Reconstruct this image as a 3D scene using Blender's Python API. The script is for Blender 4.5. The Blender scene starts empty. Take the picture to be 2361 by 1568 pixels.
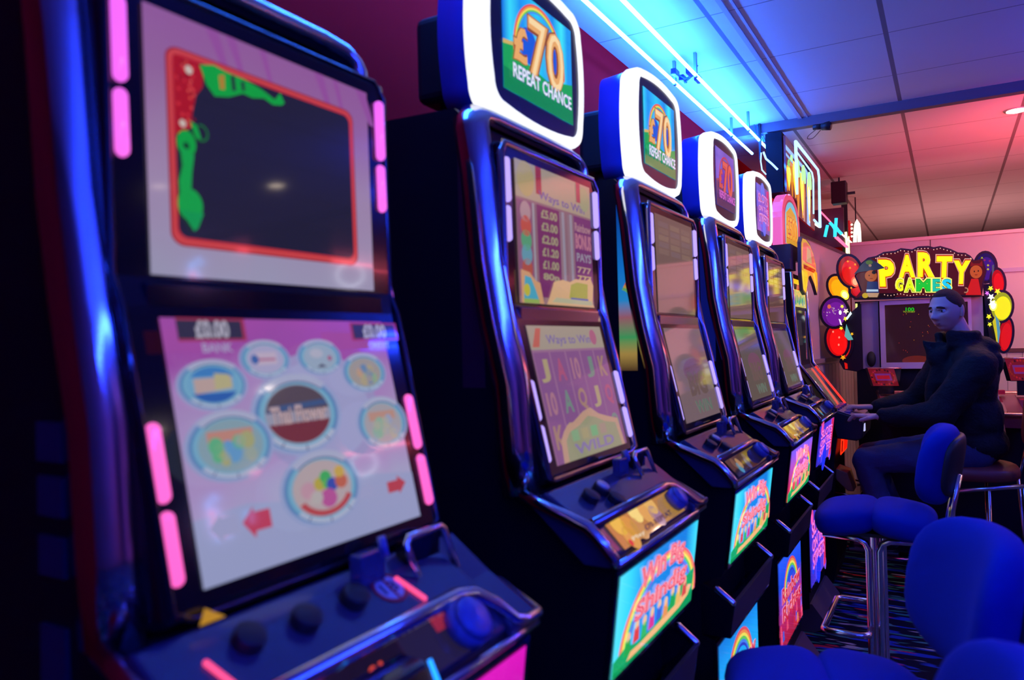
import bpy, bmesh, math, random
from mathutils import Vector, Matrix, Euler
random.seed(7)
SC = bpy.context.scene
COL = SC.collection
PI = math.pi

# ------------------------------------------------------------------ camera
EYE = 1.35
F_PX, YAW, PIT, ROL = 1716.87, 0.53052, 0.007067, -0.025813
_f = Vector((-math.sin(YAW)*math.cos(PIT), math.cos(YAW)*math.cos(PIT), math.sin(PIT)))
_r = Vector((math.cos(YAW), math.sin(YAW), 0))
_u = _r.cross(_f)
R_ = _r*math.cos(ROL) + _u*math.sin(ROL)
U_ = -_r*math.sin(ROL) + _u*math.cos(ROL)
cam_d = bpy.data.cameras.new('camera')
cam = bpy.data.objects.new('camera', cam_d)
COL.objects.link(cam)
SC.camera = cam
cam.matrix_world = Matrix(((R_.x, U_.x, -_f.x, 0), (R_.y, U_.y, -_f.y, 0), (R_.z, U_.z, -_f.z, EYE), (0, 0, 0, 1)))
cam_d.sensor_width = 36
cam_d.lens = 36*F_PX/2361
cam_d.clip_start = 0.05
cam_d.clip_end = 60
cam_d.dof.use_dof = True
cam_d.dof.focus_distance = 4.6
cam_d.dof.aperture_fstop = 3.5

# ------------------------------------------------------------------ world and exposure
SC.view_settings.view_transform = 'Standard'
SC.view_settings.look = 'None'
SC.view_settings.exposure = 0.0
SC.view_settings.gamma = 1.0
w = bpy.data.worlds.new('world')
SC.world = w
w.use_nodes = True
w.node_tree.nodes['Background'].inputs[0].default_value = (0.02, 0.02, 0.08, 1)
w.node_tree.nodes['Background'].inputs[1].default_value = 0.05


def ray(px, py):
    return _f + R_*((px-1180.5)/F_PX) - U_*((py-784)/F_PX)


def P(px, py, X=None, Y=None, Z=None, D=None):
    """point seen at a pixel on a plane of the room (Z above the floor)"""
    d = ray(px, py)
    if X is not None: t = X/d.x
    elif Y is not None: t = Y/d.y
    elif Z is not None: t = (Z-EYE)/d.z
    else: t = D
    return Vector((d.x*t, d.y*t, d.z*t+EYE))


# ------------------------------------------------------------------ lamps that light the room (some added out of view; fittings are built round them below)
def area(name, loc, rot, sx, sy, col, power, spread=180):
    l = bpy.data.lights.new(name, 'AREA')
    l.shape = 'RECTANGLE'; l.size = sx; l.size_y = sy
    l.color = col; l.energy = power; l.spread = math.radians(spread)
    o = bpy.data.objects.new(name, l)
    COL.objects.link(o)
    o.location = loc; o.rotation_euler = rot
    return o


CEIL = 2.65

# ------------------------------------------------------------------ materials
MATS = {}


def lin(c):
    if isinstance(c, str):
        c = [int(c[i:i+2], 16)/255 for i in (0, 2, 4)]
    return tuple((x/12.92 if x <= 0.04045 else ((x+0.055)/1.055)**2.4) for x in c)


def mat(name, base=(0.5, 0.5, 0.5), rough=0.5, metal=0.0, spec=0.5, emit=None, es=0.0, coat=0.0, trans=0.0, alpha=1.0):
    if name in MATS: return MATS[name]
    m = bpy.data.materials.new(name)
    m.use_nodes = True
    b = m.node_tree.nodes['Principled BSDF']
    b.inputs['Base Color'].default_value = (*base, 1)
    b.inputs['Roughness'].default_value = rough
    b.inputs['Metallic'].default_value = metal
    b.inputs['Specular IOR Level'].default_value = spec
    b.inputs['Coat Weight'].default_value = coat
    b.inputs['Coat Roughness'].default_value = 0.05
    b.inputs['Transmission Weight'].default_value = trans
    b.inputs['Alpha'].default_value = alpha
    if emit is not None:
        b.inputs['Emission Color'].default_value = (*emit, 1)
        b.inputs['Emission Strength'].default_value = es
    MATS[name] = m
    return m


def G(hexc, s=1.0):
    """backlit or displayed colour behind smooth glass"""
    return mat('lit_%s_%.2f' % (hexc, s), (0.01, 0.01, 0.012), 0.06, 0, 0.5, lin(hexc), s)


def T(hexc, s):
    """glowing tube or lamp colour"""
    return mat('glow_%s_%.1f' % (hexc, s), (0.02, 0.02, 0.02), 0.4, 0, 0.3, lin(hexc), s)


def grad(name, stops, axis, a, b, s=1.0, noise=0.0):
    """display picture whose colour runs along one axis of the thing it sits on"""
    if name in MATS: return MATS[name]
    m = mat(name, (0.01, 0.01, 0.012), 0.06, 0, 0.5, (1, 1, 1), s)
    nt = m.node_tree; N = nt.nodes; L = nt.links
    tc = N.new('ShaderNodeTexCoord'); sp = N.new('ShaderNodeSeparateXYZ')
    L.new(tc.outputs['Object'], sp.inputs[0])
    mr = N.new('ShaderNodeMapRange')
    mr.inputs[1].default_value = a; mr.inputs[2].default_value = b
    L.new(sp.outputs['XYZ'.index(axis)], mr.inputs[0])
    src = mr.outputs[0]
    if noise:
        nz = N.new('ShaderNodeTexNoise'); nz.inputs['Scale'].default_value = 9
        L.new(tc.outputs['Object'], nz.inputs['Vector'])
        ad = N.new('ShaderNodeMath'); ad.operation = 'MULTIPLY_ADD'
        L.new(nz.outputs[0], ad.inputs[0]); ad.inputs[1].default_value = noise
        sb = N.new('ShaderNodeMath'); sb.operation = 'SUBTRACT'
        L.new(src, ad.inputs[2]); L.new(ad.outputs[0], sb.inputs[0]); sb.inputs[1].default_value = noise*0.5
        src = sb.outputs[0]
    cr = N.new('ShaderNodeValToRGB')
    el = cr.color_ramp.elements
    while len(el) < len(stops): el.new(0.5)
    for e, (p, c) in zip(el, stops):
        e.position = p; e.color = (*lin(c), 1)
    L.new(src, cr.inputs[0])
    L.new(cr.outputs[0], N['Principled BSDF'].inputs['Emission Color'])
    return m


def bump(m, scale, strength, dist=0.002, kind='NOISE'):
    nt = m.node_tree; N = nt.nodes; L = nt.links
    tc = N.new('ShaderNodeTexCoord')
    nz = N.new('ShaderNodeTexNoise'); nz.inputs['Scale'].default_value = scale
    L.new(tc.outputs['Object'], nz.inputs['Vector'])
    bp = N.new('ShaderNodeBump'); bp.inputs['Strength'].default_value = strength; bp.inputs['Distance'].default_value = dist
    L.new(nz.outputs[0], bp.inputs['Height'])
    L.new(bp.outputs[0], N['Principled BSDF'].inputs['Normal'])
    return m


M_black = bump(mat('black_laminate', (0.006, 0.006, 0.010), 0.45, spec=0.25), 60, 0.08)
M_gloss = mat('gloss_black', (0.006, 0.006, 0.010), 0.12, coat=0.3)
M_chrome = mat('chrome', (0.80, 0.80, 0.84), 0.16, 1.0)
M_rim = mat('silver_rim', (0.72, 0.70, 0.74), 0.12, 1.0)
M_tint = mat('brown_chrome', (0.42, 0.30, 0.30), 0.2, 1.0)
M_steel = mat('brushed_steel', (0.5, 0.5, 0.52), 0.3, 1.0)
M_dark = bump(mat('dark_plastic', (0.015, 0.015, 0.02), 0.5), 90, 0.1)
M_deck = mat('deck_plastic', (0.05, 0.05, 0.10), 0.18, coat=0.4)
M_clear = mat('clear_plastic', (0.10, 0.14, 0.4), 0.08, trans=0.6)
M_blueplas = mat('blue_plastic', (0.10, 0.13, 0.42), 0.3)
M_bluefab = bump(mat('blue_fabric', (0.002, 0.020, 0.30), 0.85, spec=0.2), 400, 0.25)
M_brownfab = bump(mat('brown_vinyl', (0.16, 0.025, 0.02), 0.5), 200, 0.2)
M_redwall = bump(mat('red_wall', (0.66, 0.003, 0.008), 0.8, spec=0.03), 30, 0.1)
M_clad = bump(mat('pale_cladding', (0.62, 0.52, 0.52), 0.35), 5, 0.05)
M_jacket = bump(mat('black_jacket', (0.006, 0.006, 0.009), 0.8, spec=0.25), 90, 0.5, 0.006)
M_jeans = bump(mat('denim', (0.02, 0.028, 0.10), 0.85), 160, 0.4, 0.004)
M_skin = bump(mat('skin', (0.62, 0.36, 0.28), 0.5, spec=0.35), 120, 0.06)
M_hair = bump(mat('short_hair', (0.09, 0.035, 0.02), 0.85, spec=0.2), 300, 0.8, 0.004)
M_shoe = mat('black_shoe', (0.01, 0.01, 0.01), 0.4)


# ------------------------------------------------------------------ mesh builder
class MB:
    def __init__(self):
        self.v = []; self.f = []; self.m = []; self.s = []; self.mats = []

    def mi(self, m):
        if m not in self.mats: self.mats.append(m)
        return self.mats.index(m)

    def add(self, vs, fs, m, smooth=False):
        o = len(self.v); i = self.mi(m)
        self.v += [tuple(x) for x in vs]
        for f in fs:
            self.f.append([o+k for k in f]); self.m.append(i); self.s.append(smooth)
        return self

    def box(self, a, b, m, M=None):
        x0, y0, z0 = a; x1, y1, z1 = b
        vs = [Vector(p) for p in ((x0, y0, z0), (x1, y0, z0), (x1, y1, z0), (x0, y1, z0), (x0, y0, z1), (x1, y0, z1), (x1, y1, z1), (x0, y1, z1))]
        if M is not None: vs = [M @ p for p in vs]
        return self.add(vs, [(0, 3, 2, 1), (4, 5, 6, 7), (0, 1, 5, 4), (1, 2, 6, 5), (2, 3, 7, 6), (3, 0, 4, 7)], m)

    def prism_y(self, poly, y0, y1, m, smooth=False):
        """side profile (x,z) pulled along y"""
        n = len(poly)
        vs = [(x, y0, z) for x, z in poly] + [(x, y1, z) for x, z in poly]
        fs = [tuple(range(n)), tuple(range(2*n-1, n-1, -1))]
        self.add(vs, fs, m)
        return self.add(vs, [(i, i+n, (i+1) % n+n, (i+1) % n) for i in range(n)], m, smooth)

    def prism(self, poly, O, U, V, d, m, smooth=False):
        """outline in the plane O,U,V given thickness d along U x V"""
        O, U, V = Vector(O), Vector(U), Vector(V); Nn = U.cross(V).normalized()
        n = len(poly)
        a = [O+U*x+V*y for x, y in poly]; b = [p+Nn*d for p in a]
        self.add(a+b, [tuple(range(n-1, -1, -1)), tuple(range(n, 2*n))], m)
        return self.add(a+b, [(i, (i+1) % n, (i+1) % n+n, i+n) for i in range(n)], m, smooth)

    def tube(self, pts, r, m, n=10, closed=False, cap=True):
        pts = [Vector(p) for p in pts]
        rr = r if isinstance(r, (list, tuple)) else [r]*len(pts)
        sect = [(math.cos(2*PI*i/n), math.sin(2*PI*i/n)) for i in range(n)]
        return self.sweep(pts, sect, m, rr, closed, cap)

    def sweep(self, pts, sect, m, rr=None, closed=False, cap=True, ref=None):
        pts = [Vector(p) for p in pts]; N = len(pts); n = len(sect)
        rr = rr or [1]*N
        vs = []; prev = Vector(ref) if ref else None
        for i, p in enumerate(pts):
            a = pts[i-1] if (i > 0 or closed) else p
            b = pts[(i+1) % N] if (i < N-1 or closed) else p
            t1 = (p-a); t2 = (b-p)
            t = ((t1.normalized() if t1.length > 1e-9 else Vector())+(t2.normalized() if t2.length > 1e-9 else Vector()))
            if t.length < 1e-6: t = t2 if t2.length > 1e-9 else t1
            t.normalize()
            if prev is None:
                prev = Vector((0, 0, 1)) if abs(t.z) < 0.9 else Vector((1, 0, 0))
            base = Vector(ref) if ref else prev
            nn = base-t*base.dot(t)
            if nn.length < 1e-5: nn = t.orthogonal()
            nn.normalize(); prev = nn
            bb = t.cross(nn)
            k = 1.0
            if t1.length > 1e-9 and t2.length > 1e-9:
                c = t1.normalized().dot(t2.normalized()); k = 1/max(0.6, math.sqrt(max(0.0, (1+c)/2)))
            for (x, y) in sect:
                vs.append(p+(nn*x+bb*y)*rr[i]*(k if k < 1.5 else 1.5))
        fs = []
        R = N if closed else N-1
        for i in range(R):
            for j in range(n):
                a = i*n+j; b = i*n+(j+1) % n; c = ((i+1) % N)*n+(j+1) % n; d = ((i+1) % N)*n+j
                fs.append((a, b, c, d))
        if cap and not closed:
            fs.append(tuple(range(n-1, -1, -1))); fs.append(tuple(range((N-1)*n, N*n)))
        return self.add(vs, fs, m, n > 6)

    def cyl(self, a, b, r, m, n=24, r2=None):
        return self.tube([a, b], [r, r if r2 is None else r2], m, n)

    def capsule(self, a, b, r, m, n=12, k=5):
        a, b = Vector(a), Vector(b); d = (b-a).normalized()
        pts = []; rr = []
        for i in range(k+1):
            t = PI/2*i/k; pts.append(a-d*r*math.cos(t)); rr.append(max(r*math.sin(t), 1e-4))
        for i in range(k, -1, -1):
            t = PI/2*i/k; pts.append(b+d*r*math.cos(t)); rr.append(max(r*math.sin(t), 1e-4))
        return self.tube(pts, rr, m, n)

    def ball(self, c, r, m, nu=20, nv=12, M=None):
        r = Vector(r) if not isinstance(r, (int, float)) else Vector((r, r, r))
        vs = []; c = Vector(c)
        for j in range(nv+1):
            t = PI*j/nv
            for i in range(nu):
                a = 2*PI*i/nu
                p = Vector((r.x*math.sin(t)*math.cos(a), r.y*math.sin(t)*math.sin(a), r.z*math.cos(t)))
                if M is not None: p = M @ p
                vs.append(c+p)
        fs = []
        for j in range(nv):
            for i in range(nu):
                a = j*nu+i; b = j*nu+(i+1) % nu
                fs.append((a, a+nu, b+nu, b))
        return self.add(vs, fs, m, True)

    def build(self, name, parent=None, bevel=0, sub=0, loc=None, seg=2):
        me = bpy.data.meshes.new(name)
        me.from_pydata(self.v, [], self.f)
        for m in self.mats: me.materials.append(m)
        me.polygons.foreach_set('material_index', self.m)
        me.polygons.foreach_set('use_smooth', self.s)
        me.update()
        bm = bmesh.new(); bm.from_mesh(me)
        bmesh.ops.remove_doubles(bm, verts=bm.verts, dist=1e-5)
        bmesh.ops.dissolve_degenerate(bm, edges=bm.edges, dist=1e-6)
        if not getattr(self, 'flat', False):
            bmesh.ops.recalc_face_normals(bm, faces=bm.faces)
        bm.to_mesh(me); bm.free()
        o = bpy.data.objects.new(name, me)
        COL.objects.link(o)
        if parent is not None: o.parent = parent
        if loc is not None: o.location = loc
        if bevel:
            b = o.modifiers.new('bevel', 'BEVEL'); b.width = bevel; b.segments = seg; b.limit_method = 'ANGLE'; b.angle_limit = math.radians(35)
        if sub:
            s = o.modifiers.new('sub', 'SUBSURF'); s.levels = sub; s.render_levels = sub
        return o


def tag(o, label=None, cat=None, group=None, kind=None):
    if label: o['label'] = label
    if cat: o['category'] = cat
    if group: o['group'] = group
    if kind: o['kind'] = kind
    return o


def thing(name, loc, label, cat, rz=0, group=None):
    o = bpy.data.objects.new(name, None)
    COL.objects.link(o)
    o.location = loc; o.rotation_euler = (0, 0, rz)
    o.empty_display_size = 0.05
    return tag(o, label, cat, group)


def copy_tree(o, parent=None):
    c = o.copy(); COL.objects.link(c); c.parent = parent
    for ch in list(o.children): copy_tree(ch, c)
    return c


# ------------------------------------------------------------------ flat artwork: signs, screens, printed glass
TXT = {}


def text_mesh(s, bold=0.02):
    key = (s, bold)
    if key in TXT: return TXT[key]
    cu = bpy.data.curves.new('txt', 'FONT')
    cu.body = s; cu.size = 1; cu.offset = bold; cu.resolution_u = 3; cu.fill_mode = 'FRONT' if False else 'BOTH'
    ob = bpy.data.objects.new('txt', cu)
    COL.objects.link(ob)
    dg = bpy.context.evaluated_depsgraph_get()
    me = ob.evaluated_get(dg).to_mesh()
    vs = [(v.co.x, v.co.y) for v in me.vertices]
    fs = [tuple(p.vertices) for p in me.polygons]
    ob.evaluated_get(dg).to_mesh_clear()
    COL.objects.unlink(ob)
    bpy.data.objects.remove(ob); bpy.data.curves.remove(cu)
    x0 = min(v[0] for v in vs); x1 = max(v[0] for v in vs); y0 = min(v[1] for v in vs); y1 = max(v[1] for v in vs)
    vs = [((x-x0)/(x1-x0), (y-y0)/(y1-y0)) for x, y in vs]
    TXT[key] = (vs, fs)
    return TXT[key]


class Art:
    """layers of flat shapes on a panel; u, v run 0..1 over its face"""
    def __init__(self, O, U, V, N, step=0.0005):
        self.O = Vector(O); self.U = Vector(U); self.V = Vector(V); self.N = Vector(N).normalized()
        self.h = 0.0; self.step = step; self.mb = MB(); self.mb.flat = True
        self.asp = self.U.length/self.V.length
        self.flip = self.U.cross(self.V).dot(self.N) < 0

    def pt(self, u, v): return self.O+self.U*u+self.V*v+self.N*self.h

    def poly(self, pts, m, up=True):
        f = tuple(range(len(pts)))
        self.mb.add([self.pt(*p) for p in pts], [f[::-1] if self.flip else f], m)
        if up: self.h += self.step
        return self

    def rect(self, u0, v0, u1, v1, m, up=True): return self.poly([(u0, v0), (u1, v0), (u1, v1), (u0, v1)], m, up)

    def ell(self, u, v, ru, rv=None, m=None, a0=0, a1=2*PI, n=28, up=True):
        if rv is None: rv = ru*self.asp
        return self.poly([(u+ru*math.cos(a0+(a1-a0)*i/n), v+rv*math.sin(a0+(a1-a0)*i/n)) for i in range(n if a1-a0 > 6.2 else n+1)], m, up)

    def arc(self, u, v, r0, r1, m, a0, a1, n=24, up=True, ry=None):
        k = self.asp if ry is None else ry
        vs = []; 
        for i in range(n+1):
            a = a0+(a1-a0)*i/n
            vs += [self.pt(u+r0*math.cos(a), v+r0*math.sin(a)*k), self.pt(u+r1*math.cos(a), v+r1*math.sin(a)*k)]
        fs = [(2*i, 2*i+1, 2*i+3, 2*i+2) for i in range(n)]
        if self.flip: fs = [f[::-1] for f in fs]
        self.mb.add(vs, fs, m)
        if up: self.h += self.step
        return self

    def text(self, s, u0, v0, u1, v1, m, bold=0.02, up=True, shear=0.0, arch=0.0, rise=0.0):
        vs, fs = text_mesh(s, bold)
        out = []
        for x, y in vs:
            uu = u0+(u1-u0)*x+shear*y; vv = v0+(v1-v0)*y+arch*(1-(2*x-1)**2)+rise*x
            out.append(self.pt(uu, vv))
        if self.flip: fs = [f[::-1] for f in fs]
        self.mb.add(out, fs, m)
        if up: self.h += self.step
        return self

    def star(self, u, v, r, m, n=5, k=0.45, up=True):
        return self.poly([(u+(r if i % 2 == 0 else r*k)*math.sin(PI*i/n), v+(r if i % 2 == 0 else r*k)*math.cos(PI*i/n)*self.asp) for i in range(2*n)], m, up)

    def build(self, name, parent): return self.mb.build(name, parent)


def rrect(u0, v0, u1, v1, r, n=6, bulge=0.0, k=8):
    """rounded outline, sides bowed out by bulge"""
    out = []
    cs = [(u1-r, v0+r, -PI/2), (u1-r, v1-r, 0), (u0+r, v1-r, PI/2), (u0+r, v0+r, PI)]
    for i, (cx, cy, a) in enumerate(cs):
        for j in range(n+1):
            t = a+PI/2*j/n
            out.append((cx+r*math.cos(t), cy+r*math.sin(t)))
        nx, ny, na = cs[(i+1) % 4]
        p = out[-1]; q = (nx+r*math.cos(na), ny+r*math.sin(na))
        for j in range(1, k):
            s = j/k; e = bulge*4*s*(1-s)
            dx, dy = (1, 0) if i == 0 else (0, 1) if i == 1 else (-1, 0) if i == 2 else (0, -1)
            out.append((p[0]+(q[0]-p[0])*s+dx*e, p[1]+(q[1]-p[1])*s+dy*e))
    return out


# ================================================================== THE ROOM
XW = -1.275      # left wall behind the machines
YB = 4.66        # ceiling bulkhead
YP = 7.0         # pale partition behind the party machine


def ceil_mat():
    m = mat('ceiling_tiles', (0.75, 0.75, 0.78), 0.75, spec=0.2)
    nt = m.node_tree; N = nt.nodes; L = nt.links
    ge = N.new('ShaderNodeNewGeometry'); sp = N.new('ShaderNodeSeparateXYZ')
    L.new(ge.outputs['Position'], sp.inputs[0])
    outs = []
    for ax, off in ((0, 0.21+6), (1, -3.58+6)):
        a = N.new('ShaderNodeMath'); a.operation = 'ADD'; a.inputs[1].default_value = off
        L.new(sp.outputs[ax], a.inputs[0])
        b = N.new('ShaderNodeMath'); b.operation = 'MODULO'; b.inputs[1].default_value = 0.6
        L.new(a.outputs[0], b.inputs[0])
        c = N.new('ShaderNodeMath'); c.operation = 'GREATER_THAN'; c.inputs[1].default_value = 0.020 if ax == 0 else 0.006
        L.new(b.outputs[0], c.inputs[0])
        outs.append(c)
    mn = N.new('ShaderNodeMath'); mn.operation = 'MINIMUM'
    L.new(outs[0].outputs[0], mn.inputs[0]); L.new(outs[1].outputs[0], mn.inputs[1])
    mx = N.new('ShaderNodeMix'); mx.data_type = 'RGBA'
    L.new(mn.outputs[0], mx.inputs[0])
    mx.inputs[6].default_value = (0.24, 0.22, 0.24, 1)
    nz = N.new('ShaderNodeTexNoise'); nz.inputs['Scale'].default_value = 1.3
    L.new(ge.outputs['Position'], nz.inputs['Vector'])
    cr = N.new('ShaderNodeValToRGB')
    cr.color_ramp.elements[0].color = (0.66, 0.66, 0.70, 1); cr.color_ramp.elements[1].color = (0.78, 0.78, 0.80, 1)
    L.new(nz.outputs[0], cr.inputs[0]); L.new(cr.outputs[0], mx.inputs[7])
    L.new(mx.outputs[2], N['Principled BSDF'].inputs['Base Color'])
    bp = N.new('ShaderNodeBump'); bp.inputs['Distance'].default_value = 0.004; bp.inputs['Strength'].default_value = 0.7
    L.new(mn.outputs[0], bp.inputs['Height']); L.new(bp.outputs[0], N['Principled BSDF'].inputs['Normal'])
    return m


def carpet_mat():
    m = mat('arcade_carpet', (0.01, 0.01, 0.02), 0.95, spec=0.1)
    nt = m.node_tree; N = nt.nodes; L = nt.links
    ge = N.new('ShaderNodeNewGeometry')
    col = None
    for i, (rot, c, th) in enumerate([(0.6, (0.02, 0.06, 0.30), 0.56), (-0.4, (0.05, 0.30, 0.12), 0.60), (1.1, (0.6, 0.55, 0.35), 0.63), (0.15, (0.75, 0.03, 0.04), 0.63), (-0.9, (0.10, 0.35, 0.20), 0.64)]):
        mp = N.new('ShaderNodeMapping'); mp.inputs['Rotation'].default_value = (0, 0, rot)
        mp.inputs['Scale'].default_value = (5, 26, 1); mp.inputs['Location'].default_value = (i*3.7, i*1.9, 0)
        L.new(ge.outputs['Position'], mp.inputs[0])
        nz = N.new('ShaderNodeTexNoise'); nz.inputs['Scale'].default_value = 0.9; nz.inputs['Detail'].default_value = 1.5
        L.new(mp.outputs[0], nz.inputs['Vector'])
        g = N.new('ShaderNodeMapRange'); g.inputs[1].default_value = th; g.inputs[2].default_value = th+0.03
        L.new(nz.outputs[0], g.inputs[0])
        mx = N.new('ShaderNodeMix'); mx.data_type = 'RGBA'
        L.new(g.outputs[0], mx.inputs[0])
        if col is None: mx.inputs[6].default_value = (0.008, 0.008, 0.016, 1)
        else: L.new(col, mx.inputs[6])
        mx.inputs[7].default_value = (*c, 1)
        col = mx.outputs[2]
    L.new(col, N['Principled BSDF'].inputs['Base Color'])
    return m


def struct(name, mb, **k):
    return tag(mb.build(name, **k), kind='structure')


RX = 5.2
struct('floor', MB().box((XW-0.1, -3, -0.05), (RX, 13, 0), carpet_mat()))
struct('ceiling', MB().box((XW-0.1, -3, CEIL), (RX, 13, CEIL+0.05), ceil_mat()))
struct('wall_left', MB().box((XW-0.1, -3, 0), (XW, 13, CEIL), M_redwall))
M_far = bump(mat('far_wall', (0.20, 0.09, 0.13), 0.7), 8, 0.1)
struct('wall_right', MB().box((RX, -3, 0), (RX+0.1, 13, CEIL), M_far))
struct('wall_behind', MB().box((XW-0.1, -3.1, 0), (RX, -3, CEIL), M_far))
struct('wall_back', MB().box((XW-0.1, 13, 0), (RX, 13.1, CEIL), M_far))
# bulkhead strip across the ceiling
struct('trim_1', MB().box((XW, YB, CEIL-0.055), (RX, YB+0.06, CEIL), mat('bulkhead_paint', (0.2, 0.12, 0.16), 0.6)))
# pale partition behind the party machine: panels, cap, dado rail and tongued lower boards
pw0 = P(1960, 560, Y=YP)
HT = pw0.z
mb = MB().box((pw0.x, YP, 0), (RX-0.01, YP+0.08, HT-0.02), M_clad)
struct('wall_partition', mb)
M_seam = mat('panel_seam', (0.05, 0.03, 0.04), 0.6)
mb = MB()
sx = P(2145, 560, Y=YP).x
for k in range(4):
    mb.box((sx+k*1.22-0.003, YP-0.002, 0.95), (sx+k*1.22+0.003, YP, HT-0.02), M_seam)
struct('trim_2', mb)
struct('trim_3', MB().box((pw0.x, YP-0.012, HT-0.03), (RX-0.01, YP+0.09, HT), mat('pale_cap', (0.8, 0.6, 0.62), 0.3)), bevel=0.004)
zr = P(2330, 621, Y=YP).z
struct('trim_4', MB().box((P(2250, 621, Y=YP).x, YP-0.012, zr-0.02), (RX-0.01, YP, zr+0.012), mat('lilac_rail', (0.5, 0.42, 0.6), 0.4)))
zd = P(2340, 806, Y=YP).z
mb = MB().box((pw0.x, YP-0.02, zd-0.02), (RX-0.01, YP, zd+0.01), mat('dark_dado', (0.10, 0.04, 0.04), 0.5))
struct('trim_5', mb)
mb = MB()
for k in range(40):
    x = pw0.x+0.1*k
    mb.box((x+0.002, YP-0.008, 0), (x+0.098, YP, zd-0.02), M_clad)
struct('wall_dado', mb)
# low side partition running to that corner on the left, with dark rail and ledge
a = Vector((-0.86, 4.98, 0)); b = Vector((pw0.x-0.01, YP, 0))
d = (b-a).normalized(); nrm = Vector((d.y, -d.x, 0))
ZS = P(1955, 589, Y=YP).z


def slab(mb, s0, s1, z0, z1, t0, t1, m):
    L = (b-a).length
    p = a+d*(s0*L); q = a+d*(s1*L)
    vs = [p+nrm*t0, q+nrm*t0, q+nrm*t1, p+nrm*t1]
    return mb.add([Vector((v.x, v.y, z0)) for v in vs]+[Vector((v.x, v.y, z1)) for v in vs],
                  [(0, 3, 2, 1), (4, 5, 6, 7), (0, 1, 5, 4), (1, 2, 6, 5), (2, 3, 7, 6), (3, 0, 4, 7)], m)


mb = MB(); slab(mb, 0, 1, 0, ZS-0.02, -0.05, 0, M_clad)
struct('wall_side_partition', mb)
mb = MB(); slab(mb, 0, 1, ZS-0.02, ZS, -0.06, 0.012, mat('dark_rail', (0.03, 0.01, 0.02), 0.3))
struct('trim_6', mb)
mb = MB()
zl = P(1930, 822, Y=6.3).z
slab(mb, 0, 1, zl-0.03, zl, 0, 0.03, mat('grey_ledge', (0.3, 0.25, 0.27), 0.4))
struct('trim_7', mb)
mb = MB()
for k in range(16): slab(mb, k/16+0.003, (k+1)/16-0.003, 0, zl-0.05, 0, 0.01, M_clad)
struct('wall_side_dado', mb)

# ================================================================== NEON OVERHEAD
NEON = mat('neon_blue', (0.02, 0.02, 0.02), 0.4, 0, 0.3, (0.018, 0.15, 1.0), 120)
HOT = T('30b4ff', 12)


def neon_bar(name, p, q, r, label, stand=0.07, n=4):
    t = thing(name, p, label, 'neon light', group='twin blue neon tubes under the ceiling')
    p = Vector(p); q = Vector(q)
    MB().capsule((0, 0, 0), q-p, r, NEON, 14).build('glass_tube', t)
    for k in range(n):
        s = p.lerp(q, (k+0.5)/n)-p
        MB().box((s.x-0.006, s.y-0.01, s.z-0.012), (s.x+0.006, s.y+0.01, CEIL-p.z), mat('clear_clip', (0.25, 0.45, 0.8), 0.2)).build('clip', t)
    return t


neon_bar('neon_tube', (-1.069, 0.75, 2.55), (-1.067, 4.95, 2.55), 0.0075, 'blue-white neon tube under the ceiling, the one nearer the red wall')
neon_bar('neon_tube', (-0.953, 0.75, 2.55), (-0.958, 4.88, 2.55), 0.0075, 'blue-white neon tube under the ceiling, the one farther from the red wall')

# wiring block that hangs between the tubes
t = thing('wiring_block', (-1.02, 3.38, 2.58), 'dark blue cluster of wire connectors between the twin neon tubes', 'connector')
for dx, dy in ((-0.03, -0.05), (0.03, -0.02), (-0.025, 0.05), (0.035, 0.09)):
    MB().box((dx-0.012, dy-0.03, -0.015), (dx+0.012, dy+0.03, 0.012), mat('navy_plastic', (0.01, 0.02, 0.2), 0.3)).build('connector', t, bevel=0.003)
MB().tube([(-0.03, -0.05, 0), (0, 0, -0.02), (0.03, 0.03, 0.0), (-0.02, 0.06, -0.015), (0.03, 0.11, 0.07)], 0.003, mat('blue_wire', (0.03, 0.15, 0.6), 0.4), 6).build('wire', t)

# surface conduit on the ceiling beside the tubes
mb = MB(); mb.box((-0.735, 0.2, CEIL-0.008), (-0.715, YB, CEIL), mat('conduit', (0.5, 0.5, 0.55), 0.5)); mb.box((-0.69, 0.2, CEIL-0.006), (-0.68, YB, CEIL), mat('conduit'))
struct('trim_8', mb)


def cable(name, pts, r, m, label):
    cu = []
    P_ = [Vector(p) for p in pts]
    for i in range(len(P_)-1):
        p0 = P_[max(i-1, 0)]; p1 = P_[i]; p2 = P_[i+1]; p3 = P_[min(i+2, len(P_)-1)]
        for k in range(6):
            s = k/6
            cu.append(0.5*((2*p1)+(p2-p0)*s+(2*p0-5*p1+4*p2-p3)*s*s+(3*p1-p0-3*p2+p3)*s**3))
    cu.append(P_[-1])
    return tag(MB().tube(cu, r, m, 6).build(name), label, 'cable')


Mc = mat('black_cable', (0.03, 0.01, 0.03), 0.5)
cable('cable', [P(1655, 322, Y=4.8), P(1700, 312, Y=4.78), P(1760, 292, Y=4.76), P(1820, 293, Y=4.75), P(1885, 286, Y=4.74)], 0.003, Mc, 'thin dark cable draped along the ceiling to the little spotlight')
for k, (dx, lab) in enumerate(((-0.012, 'blue-lit cable hanging to the end of the neon tubes, left of three'), (0.0, 'blue-lit cable hanging to the end of the neon tubes, middle of three'), (0.014, 'blue-lit cable hanging to the end of the neon tubes, right of three'))):
    q = P(1745+k*6, 330, Y=4.7)
    cable('cable', [(q.x, 4.64+0.012*k, CEIL-0.002), (q.x+0.004, 4.66+0.012*k, CEIL-0.06), (-0.972+k*0.013, 4.70, 2.585), (-0.970+k*0.011, 4.76, 2.568)], 0.004, mat('blue_wire'), lab)

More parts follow.
